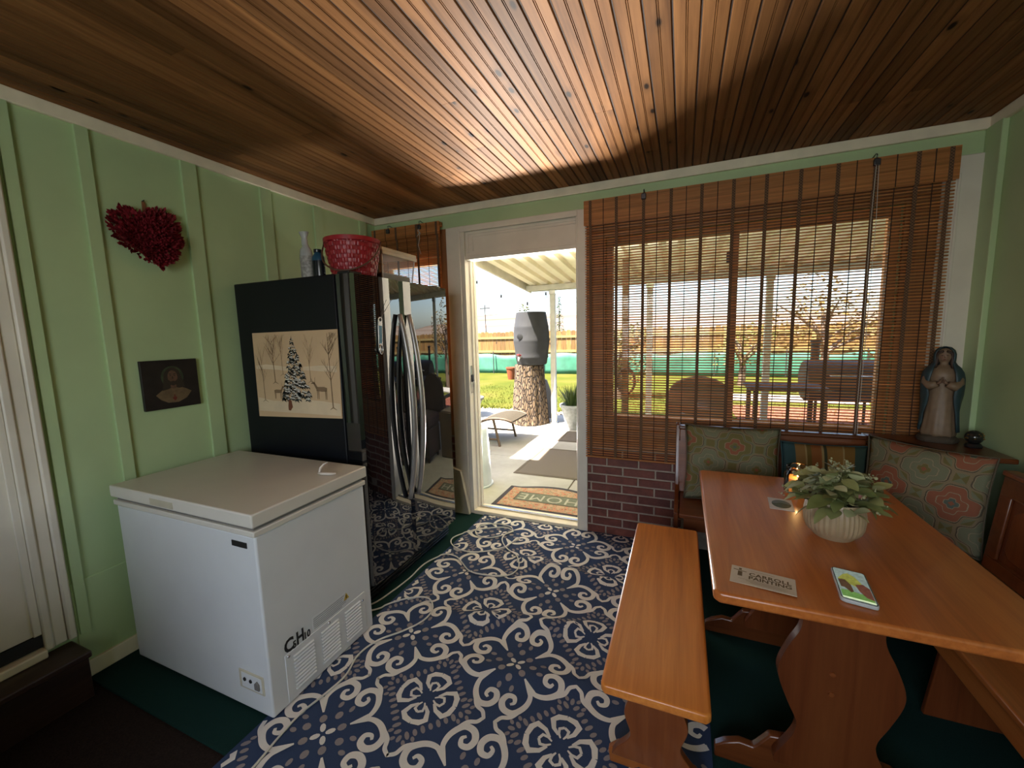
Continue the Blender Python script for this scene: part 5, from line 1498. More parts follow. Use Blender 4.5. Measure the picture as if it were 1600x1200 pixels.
# phone with its screen on
ph_ = thing('smartphone', (0.451, 1.322, TT), 'smartphone with a lit photo on its screen on the table', 'phone')
pa = [Vector((0.401, 1.246, 0)), Vector((0.478, 1.230, 0)), Vector((0.500, 1.394, 0)), Vector((0.423, 1.411, 0))]
pe1 = (pa[1]-pa[0]).normalized(); pe2 = (pa[3]-pa[0]).normalized()
pw_, pl_ = (pa[1]-pa[0]).length, (pa[3]-pa[0]).length
def rrect(w, h, r, inset=0.0, n=5):
    out = []
    for cx_, cy2, a0 in ((w-r, r, -PI/2), (w-r, h-r, 0), (r, h-r, PI/2), (r, r, PI)):
        for i in range(n+1):
            a = a0+PI/2*i/n
            out.append((cx_+(r-inset)*math.cos(a), cy2+(r-inset)*math.sin(a)))
    return out
pf = lambda a, b, t: tuple(pa[0]+pe1*a+pe2*b+Vector((0, 0, t)))
obj('case', MB().prism(rrect(pw_, pl_, 0.011), pf, TT+0.001, TT+0.0115), plain('phone_case', (0.42, 0.45, 0.46), rough=0.25), ph_, bevel=0.002)
obj('bezel', MB().prism(rrect(pw_, pl_, 0.011, 0.0022), pf, TT+0.0116, TT+0.0120), M['ink'], ph_)
def lit(name, c, s=0.85):
    t = NT(name)
    t.set(rough=0.1, emit=c, estr=s)
    nz = t.noise(t.coord(), 160, 3)
    t.link(t.mix(nz.outputs['Fac'], tuple(x*0.5 for x in c), tuple(min(1, x*1.5) for x in c)), t.b.inputs['Emission Color'])
    t.base((0.01, 0.01, 0.01))
    return t.mat
scr = obj('screen', MB().prism(rrect(pw_, pl_, 0.011, 0.0042), pf, TT+0.01205, TT+0.0123), lit('screen_sky', (0.20, 0.25, 0.22), 0.3), ph_)
def sp(name, poly, mat, k):
    return obj(name, MB().add([pf(pw_*u, pl_*v, TT+0.0124+0.0001*k) for u, v in poly], [tuple(range(len(poly)))]), mat, scr)
sp('screen_grass', [(0.08, 0.05), (0.92, 0.05), (0.92, 0.30), (0.6, 0.26), (0.3, 0.30), (0.08, 0.27)], lit('screen_grass', (0.10, 0.20, 0.05), 0.35), 0)
sp('screen_leaves', [(0.1, 0.62), (0.3, 0.80), (0.45, 0.86), (0.62, 0.78), (0.75, 0.6), (0.66, 0.42), (0.40, 0.5), (0.2, 0.55)], lit('screen_leaves', (0.20, 0.20, 0.04), 0.35), 1)
sp('screen_animal', [(0.10, 0.60), (0.30, 0.62), (0.42, 0.48), (0.44, 0.28), (0.36, 0.24), (0.22, 0.36), (0.12, 0.36)], lit('screen_dark', (0.035, 0.018, 0.010), 0.6), 2)
sp('screen_animal', [(0.55, 0.52), (0.78, 0.58), (0.93, 0.48), (0.93, 0.14), (0.74, 0.18), (0.60, 0.34)], lit('screen_brown', (0.06, 0.022, 0.014), 0.6), 2)
sp('screen_bar', [(0.08, 0.04), (0.92, 0.04), (0.92, 0.085), (0.08, 0.085)], lit('screen_bar', (0.5, 0.6, 0.36), 0.4), 3)

# ------------------------------------------------------------------ outside: house shell, roof, eaves
M['stucco'] = plain('outside_wall', (0.42, 0.38, 0.32), rough=0.9, bump=0.3, bscale=80)
M['roofing'] = plain('roofing', (0.14, 0.12, 0.10), rough=0.9)
struct('wall_outside', MB().box(-9, XL-0.152, YF, D+0.16, -0.2, 2.565).box(XR+0.152, 7, YF, D+0.16, -0.2, 2.565), M['stucco'], 'outer house walls either side of the room', 'wall')
struct('roof', MB().box(-9, 7, YF-0.6, D+0.165, 2.57, 2.74).box(-9, -2.94, D+0.165, 3.86, 2.60, 2.74).box(-2.94, -2.47, D+0.165, 3.26, 2.60, 2.74), M['roofing'], 'house roof slab with eaves over the patio edge', 'roof')

def concrete():
    t = NT('patio_concrete')
    v = t.coord()
    n = t.noise(v, 1.6, 6, 0.65); n2 = t.noise(v, 24, 4)
    c = t.ramp(n.outputs['Fac'], [(0.3, (0.34, 0.31, 0.27)), (0.6, (0.46, 0.43, 0.39)), (0.8, (0.52, 0.49, 0.45))])
    c = t.mix(t.math('MULTIPLY', n2.outputs['Fac'], 0.35), c, (0.30, 0.27, 0.23))
    t.base(c); t.set(rough=0.85)
    t.bump(n2.outputs['Fac'], 0.2, 0.004)
    return t.mat
M['concrete'] = concrete()
M['soil_out'] = plain('bare_soil', (0.20, 0.16, 0.12), rough=1.0, var=0.3, scale=20)
patio = tag(obj('patio', MB().box(-8, 6, D+0.161, 7.3, GZ-0.12, GZ-0.012), M['soil_out']), 'pale concrete patio outside the open door', 'patio', kind='structure')
xs_ = [-8, -6.2, -4.45, -2.72, -1.0, 0.75, 2.5, 4.25, 6]
ys_ = [D+0.165, 4.60, 6.05, 7.3]
for i in range(len(xs_)-1):
    for j in range(len(ys_)-1):
        obj('slab', MB().box(xs_[i]+0.006, xs_[i+1]-0.006, ys_[j]+0.006, ys_[j+1]-0.006, GZ-0.012, GZ), M['concrete'], patio, bevel=0.004, seg=1)

def lawn_mat():
    t = NT('lawn_grass')
    v = t.coord()
    n = t.noise(v, 0.9, 4); n2 = t.noise(v, 40, 4)
    c = t.ramp(n.outputs['Fac'], [(0.3, (0.050, 0.062, 0.010)), (0.55, (0.080, 0.080, 0.014)), (0.75, (0.11, 0.09, 0.026))])
    c = t.mix(t.math('MULTIPLY', n2.outputs['Fac'], 0.6), c, (0.036, 0.045, 0.006))
    t.base(c); t.set(rough=1.0, spec=0.05)
    t.bump(n2.outputs['Fac'], 0.6, 0.02)
    return t.mat
M['lawn'] = lawn_mat()
lawn = tag(obj('lawn', MB().box(-60, 60, 7.62, 60, GZ-0.3, GZ-0.02), M['lawn']), 'sunny yellow green lawn beyond the patio', 'lawn', kind='structure')
rg = random.Random(8); gm = MB()
for i in range(5200):
    y = 7.62 + 3.8*rg.random()**1.6; x = rg.uniform(-4.9*y/7.6, 3.2*y/7.6)
    h = rg.uniform(0.03, 0.07); a = rg.uniform(0, PI); w = 0.008
    lx, ly = rg.uniform(-0.03, 0.03), rg.uniform(-0.03, 0.03)
    gm.add([(x-w*math.cos(a), y-w*math.sin(a), GZ-0.021), (x+w*math.cos(a), y+w*math.sin(a), GZ-0.021), (x+lx, y+ly, GZ-0.02+h)], [(0, 1, 2)])
tag(obj('grass_blades', gm, M['lawn']), 'short grass blades along the lawn edge', 'grass', kind='stuff')
gv = MB()
for i in range(1500):
    x = rg.uniform(-5, 3.2); y = rg.uniform(7.28, 7.68); s = rg.uniform(0.012, 0.04)
    gv.obox((x, y, GZ-0.02+s*0.3), (s, s*rg.uniform(0.6, 1), s*0.6), Matrix.Rotation(rg.uniform(0, 3), 3, Vector((rg.random(), rg.random(), 1)).normalized()))
tag(obj('gravel', gv, plain('gravel_stone', (0.30, 0.25, 0.21), rough=0.9, var=0.5, scale=30)), 'strip of loose gravel between patio and lawn', 'gravel', kind='stuff')
obj_gs = obj('gravel_bed', MB().box(-8, 6, 7.3, 7.62, GZ-0.12, GZ-0.015), M['soil_out']); tag(obj_gs, 'bare soil strip under the gravel', 'ground', kind='structure')

# ------------------------------------------------------------------ patio cover
M['roof_white'] = plain('painted_metal_roof', (0.80, 0.72, 0.52), rough=0.5, var=0.04)
M['post_white'] = plain('white_post', (0.60, 0.57, 0.52), rough=0.5)
pcov = thing('patio_cover', (1.3, 6.6, 0), 'white corrugated metal patio cover on slim posts', 'canopy')
zf = lambda y: 2.19+0.0865*(6.6-y)
rpm = MB()
ya, yb_ = D+0.17, 6.86
prof = [(0.0, 0.045), (0.05, 0.045), (0.075, 0.0), (0.175, 0.0), (0.20, 0.045), (0.25, 0.045), (0.275, 0.0), (0.375, 0.0), (0.40, 0.045)]
out = prof + [(a, b+0.004) for a, b in reversed(prof)]
rp_mesh = mesh_of(MB().prism(out, lambda a, b, t: (a, t, zf(t)+0.075+b), ya, yb_), 'roof_panel', M['roof_white'])
for k in range(17):
    o = obj('roof_panel', rp_mesh, None, pcov); o.location = Vector((-2.44+0.4*k, 0, 0)) - Vector((0, 0, 0))
obj('fascia', MB().prism([(ya, zf(ya)), (yb_, zf(yb_)), (yb_, zf(yb_)+0.135), (ya, zf(ya)+0.135)], lambda a, b, t: (t, a, b), -2.475, -2.44), M['post_white'], pcov, bevel=0.004)
obj('fascia', MB().box(-2.44, 4.4, 6.865, 6.89, zf(6.86)+0.02, zf(6.86)+0.13), M['post_white'], pcov)
obj('beam', MB().box(-2.44, 4.4, 6.56, 6.64, 2.175, 2.26), M['post_white'], pcov, bevel=0.004)
for i, x in enumerate((-1.985, -0.46, 1.09, 2.64, 4.19)):
    p = obj('post', MB().box(x-0.042, x+0.042, 6.56, 6.64, GZ, 2.175), M['post_white'], pcov, bevel=0.005)
    obj('bracket', MB().box(x-0.055, x+0.055, 6.552, 6.648, 2.10, 2.17).box(x-0.06, x+0.06, 6.545, 6.655, GZ, GZ+0.02), M['steel'], p, bevel=0.003)
slm = thing('string_lights', (-3.3, 7.2, 2.2), 'string of small black bulbs hanging from the patio cover against the sky', 'lights')
wp = spline([(-4.6, 7.5, 2.53), (-3.836, 7.5, 2.55), (-3.64, 7.5, 2.60), (-3.311, 7.5, 2.245), (-2.764, 7.5, 2.07), (-2.25, 7.1, 2.20), (-2.0, 6.64, 2.14)], 8)
obj('wire', MB().tube(wp, 0.004, 5), M['ink'], slm)
for p in ((-3.836, 7.5, 2.55), (-3.311, 7.5, 2.245), (-2.764, 7.5, 2.07), (-2.27, 7.12, 2.20)):
    sk = obj('socket', MB().lathe([(0, 0), (0.016, -0.005), (0.018, -0.05), (0.014, -0.055), (0, -0.056)], 10, p), M['ink'], slm, smooth=50)
    obj('bulb', MB().sphere((p[0], p[1], p[2]-0.085), 0.028, 12, 8, sc=(1, 1, 1.2)), M['jar_glass'], sk, smooth=True)

# ------------------------------------------------------------------ tree stump with rain barrel
def bark_mat():
    t = NT('tree_bark')
    v = t.coord(scale=(16, 16, 5))
    n = t.noise(v, 1.6, 6, 0.7, 0.8)
    vo = t.node('ShaderNodeTexVoronoi', feature='DISTANCE_TO_EDGE')
    t.link(t.coord(scale=(20, 20, 6.5)), vo.inputs['Vector']); vo.inputs['Scale'].default_value = 1.4
    f = t.node_smooth(vo.outputs['Distance'], 0.02, 0.16)
    c = t.ramp(n.outputs['Fac'], [(0.3, (0.085, 0.05, 0.027)), (0.55, (0.15, 0.10, 0.06)), (0.75, (0.22, 0.165, 0.105))])
    c = t.mix(f, (0.024, 0.015, 0.010), c)
    t.base(c); t.set(rough=0.95)
    t.bump(f, 0.9, 0.03)
    return t.mat
stp2 = thing('tree_stump', (-2.395, 6.53, GZ), 'thick tree stump with rough bark standing on the patio', 'stump')
rs = random.Random(2)
ph1 = [rs.uniform(0, 6) for _ in range(6)]
def barkmod(a, z):
    return 1+0.035*math.sin(3*a+ph1[0])+0.022*math.sin(11*a+z*2+ph1[1])+0.02*math.sin(17*a-z*5+ph1[2])+0.013*math.sin(29*a+9*z+ph1[3])
sp_ = [(0, 0.0), (0.325, 0.0), (0.315, 0.08), (0.30, 0.2), (0.29, 0.35), (0.275, 0.55), (0.258, 0.75), (0.25, 0.9), (0.245, 0.995), (0.23, 1.01), (0, 1.012)]
pr2 = []
for (r0, z0), (r1, z1) in zip(sp_[1:-2], sp_[2:-1]):
    for q in range(4): pr2.append((r0+(r1-r0)*q/4, z0+(z1-z0)*q/4))
pr2 = [(0, 0.0)]+pr2+sp_[-2:]
obj('trunk', MB().lathe(pr2, 72, (-2.395, 6.53, GZ), mod=barkmod), bark_mat(), stp2, smooth=True)
br = thing('rain_barrel', (-2.365, 6.53, GZ+1.012), 'grey plastic rain barrel with a red spigot on the tree stump', 'barrel')
M['barrel'] = plain('barrel_grey', (0.04, 0.04, 0.043), rough=0.6, var=0.1, scale=4, spec=0.15)
bpf = [(0, 0), (0.242, 0), (0.255, 0.02), (0.266, 0.10), (0.276, 0.11), (0.279, 0.13), (0.276, 0.15), (0.283, 0.22), (0.299, 0.35), (0.301, 0.38), (0.305, 0.40), (0.301, 0.42), (0.299, 0.52), (0.291, 0.60), (0.293, 0.62), (0.287, 0.64), (0.266, 0.76), (0.253, 0.84), (0.250, 0.865), (0.235, 0.868), (0.23, 0.85), (0, 0.845)]
obj('tank', MB().lathe(bpf, 48, (-2.345, 6.53, GZ+1.012)), M['barrel'], br, smooth=50)
M['red_plastic'] = plain('red_plastic', (0.16, 0.014, 0.016), rough=0.4)
sg = obj('spigot', MB().tube([(-2.45, 6.275, 1.085), (-2.46, 6.235, 1.085), (-2.462, 6.22, 1.06), (-2.462, 6.218, 1.02)], [0.018, 0.018, 0.017, 0.014], 10), M['post_white'], br, smooth=True)
tag(obj('valve_wheel', MB().lathe([(0, 0), (0.035, 0), (0.04, 0.008), (0.035, 0.016), (0, 0.018)], 10, mod=lambda a, z: 1+0.12*math.cos(5*a)).xform(Matrix.Translation((-2.46, 6.225, 1.11)) @ Matrix.Rotation(-0.5, 4, 'X')), M['red_plastic'], sg, smooth=50), 'red valve wheel')
obj('overflow_port', MB().lathe([(0, 0), (0.045, 0), (0.05, 0.012), (0.03, 0.016), (0, 0.017)], 16).xform(Matrix.Translation((-2.44, 6.243, 1.42)) @ Matrix.Rotation(PI/2, 4, 'X')), M['black_plastic'], br, smooth=50)
M['yellow_leaf'] = leaf_mat('yellow_leaf', (0.075, 0.08, 0.014), (0.14, 0.13, 0.027))
def foliage(centers, n, size, seed, zs=1.0):
    r = random.Random(seed); m = MB()
    for i in range(n):
        c, R = centers[r.randrange(len(centers))]
        while True:
            p = Vector((r.uniform(-1, 1), r.uniform(-1, 1), r.uniform(-1, 1)))
            if p.length <= 1: break
        p = p.normalized()*(p.length**0.5)
        q = Vector(c)+Vector((p.x*R, p.y*R, p.z*R*zs))
        s = size*r.uniform(0.6, 1.3)
        Mx = Matrix.Rotation(r.uniform(0, 6.3), 3, 'Z') @ Matrix.Rotation(r.uniform(-1.2, 1.2), 3, 'X')
        m.add([q+Mx @ Vector(v) for v in ((-s*0.5, 0, 0), (0, -s*0.3, s*0.08), (s*0.5, 0, 0), (0, s*0.3, s*0.08))], [(0, 1, 2, 3)])
    return m
sprg = thing('barrel_plant', (-2.42, 6.53, GZ+1.86), 'yellow green sprig growing out of the rain barrel top', 'plant')
obj('foliage', foliage([((-2.50, 6.55, 1.87), 0.055), ((-2.43, 6.53, 1.86), 0.05), ((-2.50, 6.53, 1.93), 0.035)], 60, 0.045, 3), M['yellow_leaf'], sprg)
obj('stem', MB().tube([(-2.44, 6.53, 1.80), (-2.47, 6.54, 1.88), (-2.50, 6.54, 1.95)], 0.006, 6), M['leaf'], sprg)
ln = tag(obj('leaning_board', MB().prism([(-2.33, GZ), (-2.10, GZ), (-2.13, 0.30), (-2.26, 0.62), (-2.33, 0.66)], lambda a, b, t: (a, t+b*0.12, b), 6.98, 7.01), plain('grey_board', (0.12, 0.12, 0.125), rough=0.7)), 'grey slab leaning upright behind the stump near the post', 'slab')

# pots
def planter(name, c, r0, r1, h, mat, label, fol=None, fmat=None):
    root = thing(name, c, label, 'planter')
    obj('pot', MB().lathe([(0, 0), (r0, 0), (r0*1.02, 0.01), (r1*0.97, h-0.05), (r1*1.06, h-0.045), (r1*1.07, h-0.005), (r1*1.02, h), (r1*0.93, h-0.01), (r1*0.9, h-0.06), (0, h-0.07)], 28, c), mat, root, smooth=45)
    if fol: obj('foliage', fol, fmat, root)
    return root
def teal_pot():
    t = NT('teal_glaze'); v = t.coord(); n = t.noise(v, 3, 5)
    sz = t.node('ShaderNodeSeparateXYZ'); t.link(v, sz.inputs[0])
    f = t.math('ADD', t.math('MULTIPLY', sz.outputs[2], 2.0), t.math('MULTIPLY', n.outputs['Fac'], 0.7))
    t.base(t.ramp(f, [(0.2, (0.014, 0.085, 0.055)), (0.6, (0.06, 0.11, 0.085)), (1.0, (0.085, 0.08, 0.07))])); t.set(rough=0.4)
    return t.mat
planter('flower_pot', (-3.78, 6.75, GZ), 0.20, 0.33, 0.36, teal_pot(), 'teal glazed flower pot at the left of the doorway view')
rg = random.Random(15); gm = MB()
for i in range(170):
    a = rg.uniform(0, 2*PI); L = rg.uniform(0.22, 0.42); ln_ = rg.uniform(0.1, 0.75)
    b = Vector((-1.60+0.10*math.cos(a)*rg.random(), 6.30+0.10*math.sin(a)*rg.random(), 0.30))
    tip = b+Vector((math.cos(a)*ln_*L, math.sin(a)*ln_*L, L*(1-0.35*ln_)))
    mid = (b+tip)/2+Vector((0, 0, 0.05*L)); s = Vector((-math.sin(a), math.cos(a), 0))*0.008
    gm.add([b-s, b+s, mid+s, mid-s, tip], [(0, 1, 2, 3), (3, 2, 4)])
planter('flower_pot', (-1.56, 6.30, GZ), 0.13, 0.22, 0.40, plain('grey_pot', (0.26, 0.27, 0.27), rough=0.6, var=0.25, scale=20), 'pale grey flower pot of grassy leaves at the right edge of the doorway', gm, leaf_mat('spiky_leaf', (0.03, 0.06, 0.01), (0.07, 0.105, 0.02)))
planter('flower_pot', (-5.42, 13.0, GZ-0.02), 0.13, 0.19, 0.42, plain('terracotta', (0.16, 0.036, 0.009), rough=0.7), 'small orange pot by the green screen, left of the stump')

# chaise lounge, upturned bin, dark shoe, mats
M['wicker'] = weave('wicker_tan', (0.022, 0.018, 0.013), (0.075, 0.062, 0.045), 40.0)
M['frame_brown'] = plain('frame_brown', (0.11, 0.07, 0.045), rough=0.6)
ch = thing('chaise_longue', (-3.0, 5.2, GZ), 'low woven chaise longue with brown legs on the patio beyond the door', 'lounger')
sp2 = [(-4.0, 0.22), (-3.4, 0.20), (-3.05, 0.13), (-2.85, 0.14), (-2.66, 0.24), (-2.42, 0.325), (-2.22, 0.335), (-2.08, 0.30)]
sc = spline([(a, 0, b) for a, b in sp2], 6)
out = [(p.x, p.z) for p in sc]+[(p.x, p.z-0.022) for p in reversed(sc)]
obj('sling', MB().prism(out, lambda a, b, t: (a, t, b), 4.98, 5.52), M['wicker'], ch)
for yy in (4.96, 5.54):
    obj('side_rail', MB().tube([(p.x, yy, p.z-0.012) for p in sc], 0.018, 8), M['frame_brown'], ch, smooth=True)
    obj('leg', MB().tube([(-2.36, yy, 0.31), (-2.27, yy, GZ)], 0.019, 8), M['frame_brown'], ch)
    obj('leg', MB().tube([(-3.75, yy, 0.21), (-3.85, yy, GZ)], 0.019, 8), M['frame_brown'], ch)
obj('stretcher', MB().tube([(-2.30, 4.96, 0.035), (-3.80, 4.96, 0.035)], 0.014, 8).tube([(-2.30, 5.54, 0.035), (-3.80, 5.54, 0.035)], 0.014, 8), M['frame_brown'], ch)
wb = thing('upturned_bin', (-1.945, 3.60, GZ), 'tall white upturned plastic bin just outside the door frame', 'bin')
M['white_plastic'] = plain('white_plastic', (0.60, 0.63, 0.68), rough=0.35)
obj('shell', MB().lathe([(0.178, 0.0), (0.182, 0.004), (0.176, 0.02), (0.150, 0.575), (0.143, 0.592), (0.128, 0.597), (0, 0.598)], 32, (-1.945, 3.60, GZ)), M['white_plastic'], wb, smooth=45)
obj('lip', MB().lathe([(0.178, 0.001), (0.192, 0.001), (0.192, 0.014), (0.178, 0.016)], 32, (-1.945, 3.60, GZ)), M['white_plastic'], wb, smooth=45)
sh = thing('shoe', (-1.775, 3.27, GZ), 'dark garden clog lying beside the door frame outside', 'shoe')
obj('sole', MB().sphere((-1.79, 3.27, GZ+0.014), 0.05, 14, 8, sc=(1.0, 1.6, 0.28)), M['black_plastic'], sh, smooth=True)
obj('upper', MB().sphere((-1.79, 3.235, GZ+0.03), 0.046, 14, 8, sc=(1.0, 1.1, 0.8)), M['frame_brown'], sh, smooth=True)

def mat(name, x0, x1, y0, y1, m, label, border=None, skew=0.0):
    root = thing(name, ((x0+x1)/2, (y0+y1)/2, GZ), label, 'mat')
    q = [(x0, y0), (x1, y0), (x1+skew, y1), (x0+skew, y1)]
    obj('base', MB().prism(q, lambda a, b, t: (a, b, t), GZ+0.0005, GZ+0.007), m, root, bevel=0.003)
    if border:
        k = 0.05
        for (a0, a1, b0, b1) in ((x0, x1, y0, y0+k), (x0, x1, y1-k, y1), (x0, x0+k, y0+k, y1-k), (x1-k, x1, y0+k, y1-k)):
            obj('border_rib', MB().box(a0+0.012, a1-0.012, b0+0.012, b1-0.012, GZ+0.007, GZ+0.0105), border, root, bevel=0.002)
    return root
M['mat_grey'] = weave('mat_grey', (0.12, 0.095, 0.075), (0.20, 0.165, 0.135), 90)
M['mat_rib'] = weave('mat_rib', (0.10, 0.08, 0.06), (0.17, 0.14, 0.11), 90)
mat('doormat', -1.690, -0.80, 4.02, 5.06, M['mat_grey'], 'grey brown ribbed mat on the patio behind the patterned doormat', M['mat_rib'])
mat('doormat', -1.62, -0.78, 5.46, 6.05, M['mat_grey'], 'grey brown mat farthest out, next to the grassy pot', M['mat_rib'])
# patterned HOME mat, its far edge gently arched
hmx0, hmx1, hy0, hy1 = -1.560, -0.640, 3.155, 3.66
M['mat_dark'] = plain('mat_rubber', (0.040, 0.030, 0.032), rough=0.8)
def floral():
    t = NT('mat_floral'); v = t.coord()
    vo = t.node('ShaderNodeTexVoronoi', feature='F1'); t.link(v, vo.inputs['Vector']); vo.inputs['Scale'].default_value = 24
    n = t.noise(v, 30, 4)
    f = t.math('ADD', t.math('MULTIPLY', vo.outputs['Distance'], 0.7), t.math('MULTIPLY', n.outputs['Fac'], 0.5))
    t.base(t.ramp(f, [(0.25, (0.10, 0.085, 0.05)), (0.38, (0.42, 0.15, 0.085)), (0.52, (0.50, 0.24, 0.14)), (0.62, (0.22, 0.20, 0.11)), (0.70, (0.45, 0.28, 0.17))])); t.set(rough=0.9)
    return t.mat
hmat = thing('doormat', ((hmx0+hmx1)/2, (hy0+hy1)/2, GZ), 'patterned doormat reading HOME upside down outside the threshold', 'mat')
def arch(x0, x1, y0, y1, rise, n=18):
    o = [(x0, y0), (x1, y0), (x1, y1)]
    for i in range(1, n):
        t = i/n; x = x1+(x0-x1)*t
        e = min(t, 1-t)
        o.append((x, y1+rise*max(0.0, math.sin(PI*max(0, min(1, (t-0.12)/0.76))))**1.0))
    o.append((x0, y1))
    return o
obj('base', MB().prism(arch(hmx0, hmx1, hy0, hy1, 0.09), lambda a, b, t: (a, b, t), GZ+0.0005, GZ+0.006), M['mat_dark'], hmat)
obj('floral_field', MB().prism(arch(hmx0+0.045, hmx1-0.045, hy0+0.045, hy1-0.035, 0.075), lambda a, b, t: (a, b, t), GZ+0.0061, GZ+0.0085), floral(), hmat)
M['mat_green'] = plain('mat_panel', (0.15, 0.155, 0.105), rough=0.9, var=0.2, scale=40)
M['mat_edge'] = plain('mat_edge', (0.10, 0.075, 0.05), rough=0.9)
wx0, wx1, wy0, wy1 = -1.40, -0.80, 3.35, 3.52
obj('panel_edge', MB().box(wx0-0.015, wx1+0.015, wy0-0.015, wy1+0.015, GZ+0.0086, GZ+0.0095), M['mat_edge'], hmat)
obj('word_panel', MB().box(wx0, wx1, wy0, wy1, GZ+0.0096, GZ+0.0105), M['mat_green'], hmat)
M['mat_letter'] = plain('mat_letter', (0.40, 0.37, 0.29), rough=0.9)
text_mesh('HOME', 0.185, lambda a, b: Vector(((wx0+wx1)/2-a, (wy0+wy1)/2-b, GZ+0.0112)), 'lettering', M['mat_letter'], hmat, sx=1.05, space=1.1)

# ------------------------------------------------------------------ things seen through the blind
M['chair_dark'] = plain('chair_fabric', (0.075, 0.05, 0.05), rough=0.9)
ac = thing('patio_chair', (0.18, 5.05, GZ), 'round backed dark patio armchair silhouetted through the blind', 'chair')
obj('seat', MB().box(-0.10, 0.46, 4.85, 5.35, 0.34, 0.42), M['chair_dark'], ac, bevel=0.03, seg=3)
bo = [(-0.13, 0.42)]+[(0.18+0.32*math.cos(PI-PI*i/16), 0.68+0.28*math.sin(PI-PI*i/16)**0.75) for i in range(17)]+[(0.49, 0.42)]
obj('backrest', MB().prism(bo, lambda a, b, t: (a, t-0.10*(b-0.4), b), 4.84, 4.90), M['chair_dark'], ac, bevel=0.015)
for xx in (-0.13, 0.49):
    obj('armrest', MB().box(xx-0.03, xx+0.03, 4.86, 5.36, 0.60, 0.64), M['frame_brown'], ac, bevel=0.01)
    for yy in (4.88, 5.32):
        obj('leg', MB().box(xx-0.02, xx+0.02, yy-0.02, yy+0.02, GZ, 0.60), M['frame_brown'], ac)
pt = thing('patio_table', (1.22, 6.0, GZ), 'low dark patio table between the armchair and the barrel grill', 'table')
obj('table_top', MB().box(0.78, 1.62, 5.65, 6.35, 0.70, 0.735), M['chair_dark'], pt, bevel=0.01)
for xx in (0.85, 1.55):
    for yy in (5.72, 6.28): obj('leg', MB().box(xx-0.025, xx+0.025, yy-0.025, yy+0.025, GZ, 0.70), M['chair_dark'], pt)
gr = thing('barrel_grill', (2.05, 7.0, GZ), 'dark barrel grill with a chimney seen through the right of the blind', 'grill')
M['grill_metal'] = plain('grill_metal', (0.05, 0.035, 0.032), rough=0.6)
obj('drum', MB().lathe([(0, 0), (0.27, 0.0), (0.29, 0.03), (0.29, 0.88), (0.27, 0.91), (0, 0.91)], 24).xform(Matrix.Translation((1.62, 7.0, 0.70)) @ Matrix.Rotation(PI/2, 4, 'Y')), M['grill_metal'], gr, smooth=45)
obj('chimney', MB().lathe([(0.055, 0), (0.055, 0.36), (0.07, 0.365), (0.07, 0.39), (0, 0.40)], 14, (1.76, 7.05, 0.88)), M['grill_metal'], gr, smooth=45)
obj('lid_handle', MB().tube([(1.85, 6.72, 0.80), (1.85, 6.66, 0.80), (2.30, 6.66, 0.80), (2.30, 6.72, 0.80)], 0.012, 8), M['steel'], gr, smooth=True)
obj('side_shelf', MB().box(1.25, 1.60, 6.80, 7.2, 0.60, 0.63), M['grill_metal'], gr)
for xx in (1.75, 2.40):
    for yy in (6.85, 7.15): obj('leg', MB().tube([(xx, yy, 0.5), (xx, yy, GZ-0.0)], 0.02, 8), M['grill_metal'], gr)
dp = thing('wooden_post', (-0.62, 5.0, GZ), 'slim brown wooden post with a coiled hose seen through the blind left end', 'post')
obj('shaft', MB().box(-0.655, -0.585, 4.965, 5.035, GZ, 2.3), M['frame_brown'], dp, bevel=0.006)
hc = []
for i in range(64):
    a = 2*PI*i/16
    hc.append((-0.60+0.10*math.cos(a), 4.93+0.02*math.sin(i*0.9), 0.88+0.15*math.sin(a)))
obj('hose', MB().tube(hc, 0.014, 6), M['chair_dark'], dp, smooth=True)
bx = thing('planter_box', (-0.62, 4.6, GZ), 'low brown planter box under the left end of the big blind outside', 'planter')
obj('box', MB().box(-0.68, -0.28, 4.35, 4.75, GZ, 0.52), M['frame_brown'], bx, bevel=0.01)
obj('soil', MB().box(-0.65, -0.31, 4.38, 4.72, 0.5205, 0.53), M['soil_out'], bx)
ot = thing('ottoman', (0.12, 4.2, GZ), 'low dark cushioned ottoman in front of the round backed armchair outside', 'ottoman')
obj('base', MB().box(-0.21, 0.45, 3.95, 4.45, GZ+0.06, 0.36), M['chair_dark'], ot, bevel=0.02)
obj('cushion_top', MB().box(-0.22, 0.46, 3.94, 4.46, 0.361, 0.50), M['chair_dark'], ot, bevel=0.04, seg=3)
for xx in (-0.15, 0.39):
    for yy in (4.0, 4.4): obj('leg', MB().box(xx-0.02, xx+0.02, yy-0.02, yy+0.02, GZ, GZ+0.06), M['frame_brown'], ot)

struct('mulch_bed', MB().box(0.9, 4.6, 7.64, 9.2, GZ-0.1, GZ+0.0), plain('red_mulch', (0.17, 0.045, 0.022), rough=1.0, var=0.5, scale=25, bump=0.6, bscale=40), 'reddish mulch bed between the patio and lawn at the right', 'ground')
struct('garden_path', MB().box(0.6, 3.4, 9.9, 10.7, GZ-0.1, GZ+0.01), M['concrete'], 'pale garden path crossing the lawn behind the barrel grill', 'path')
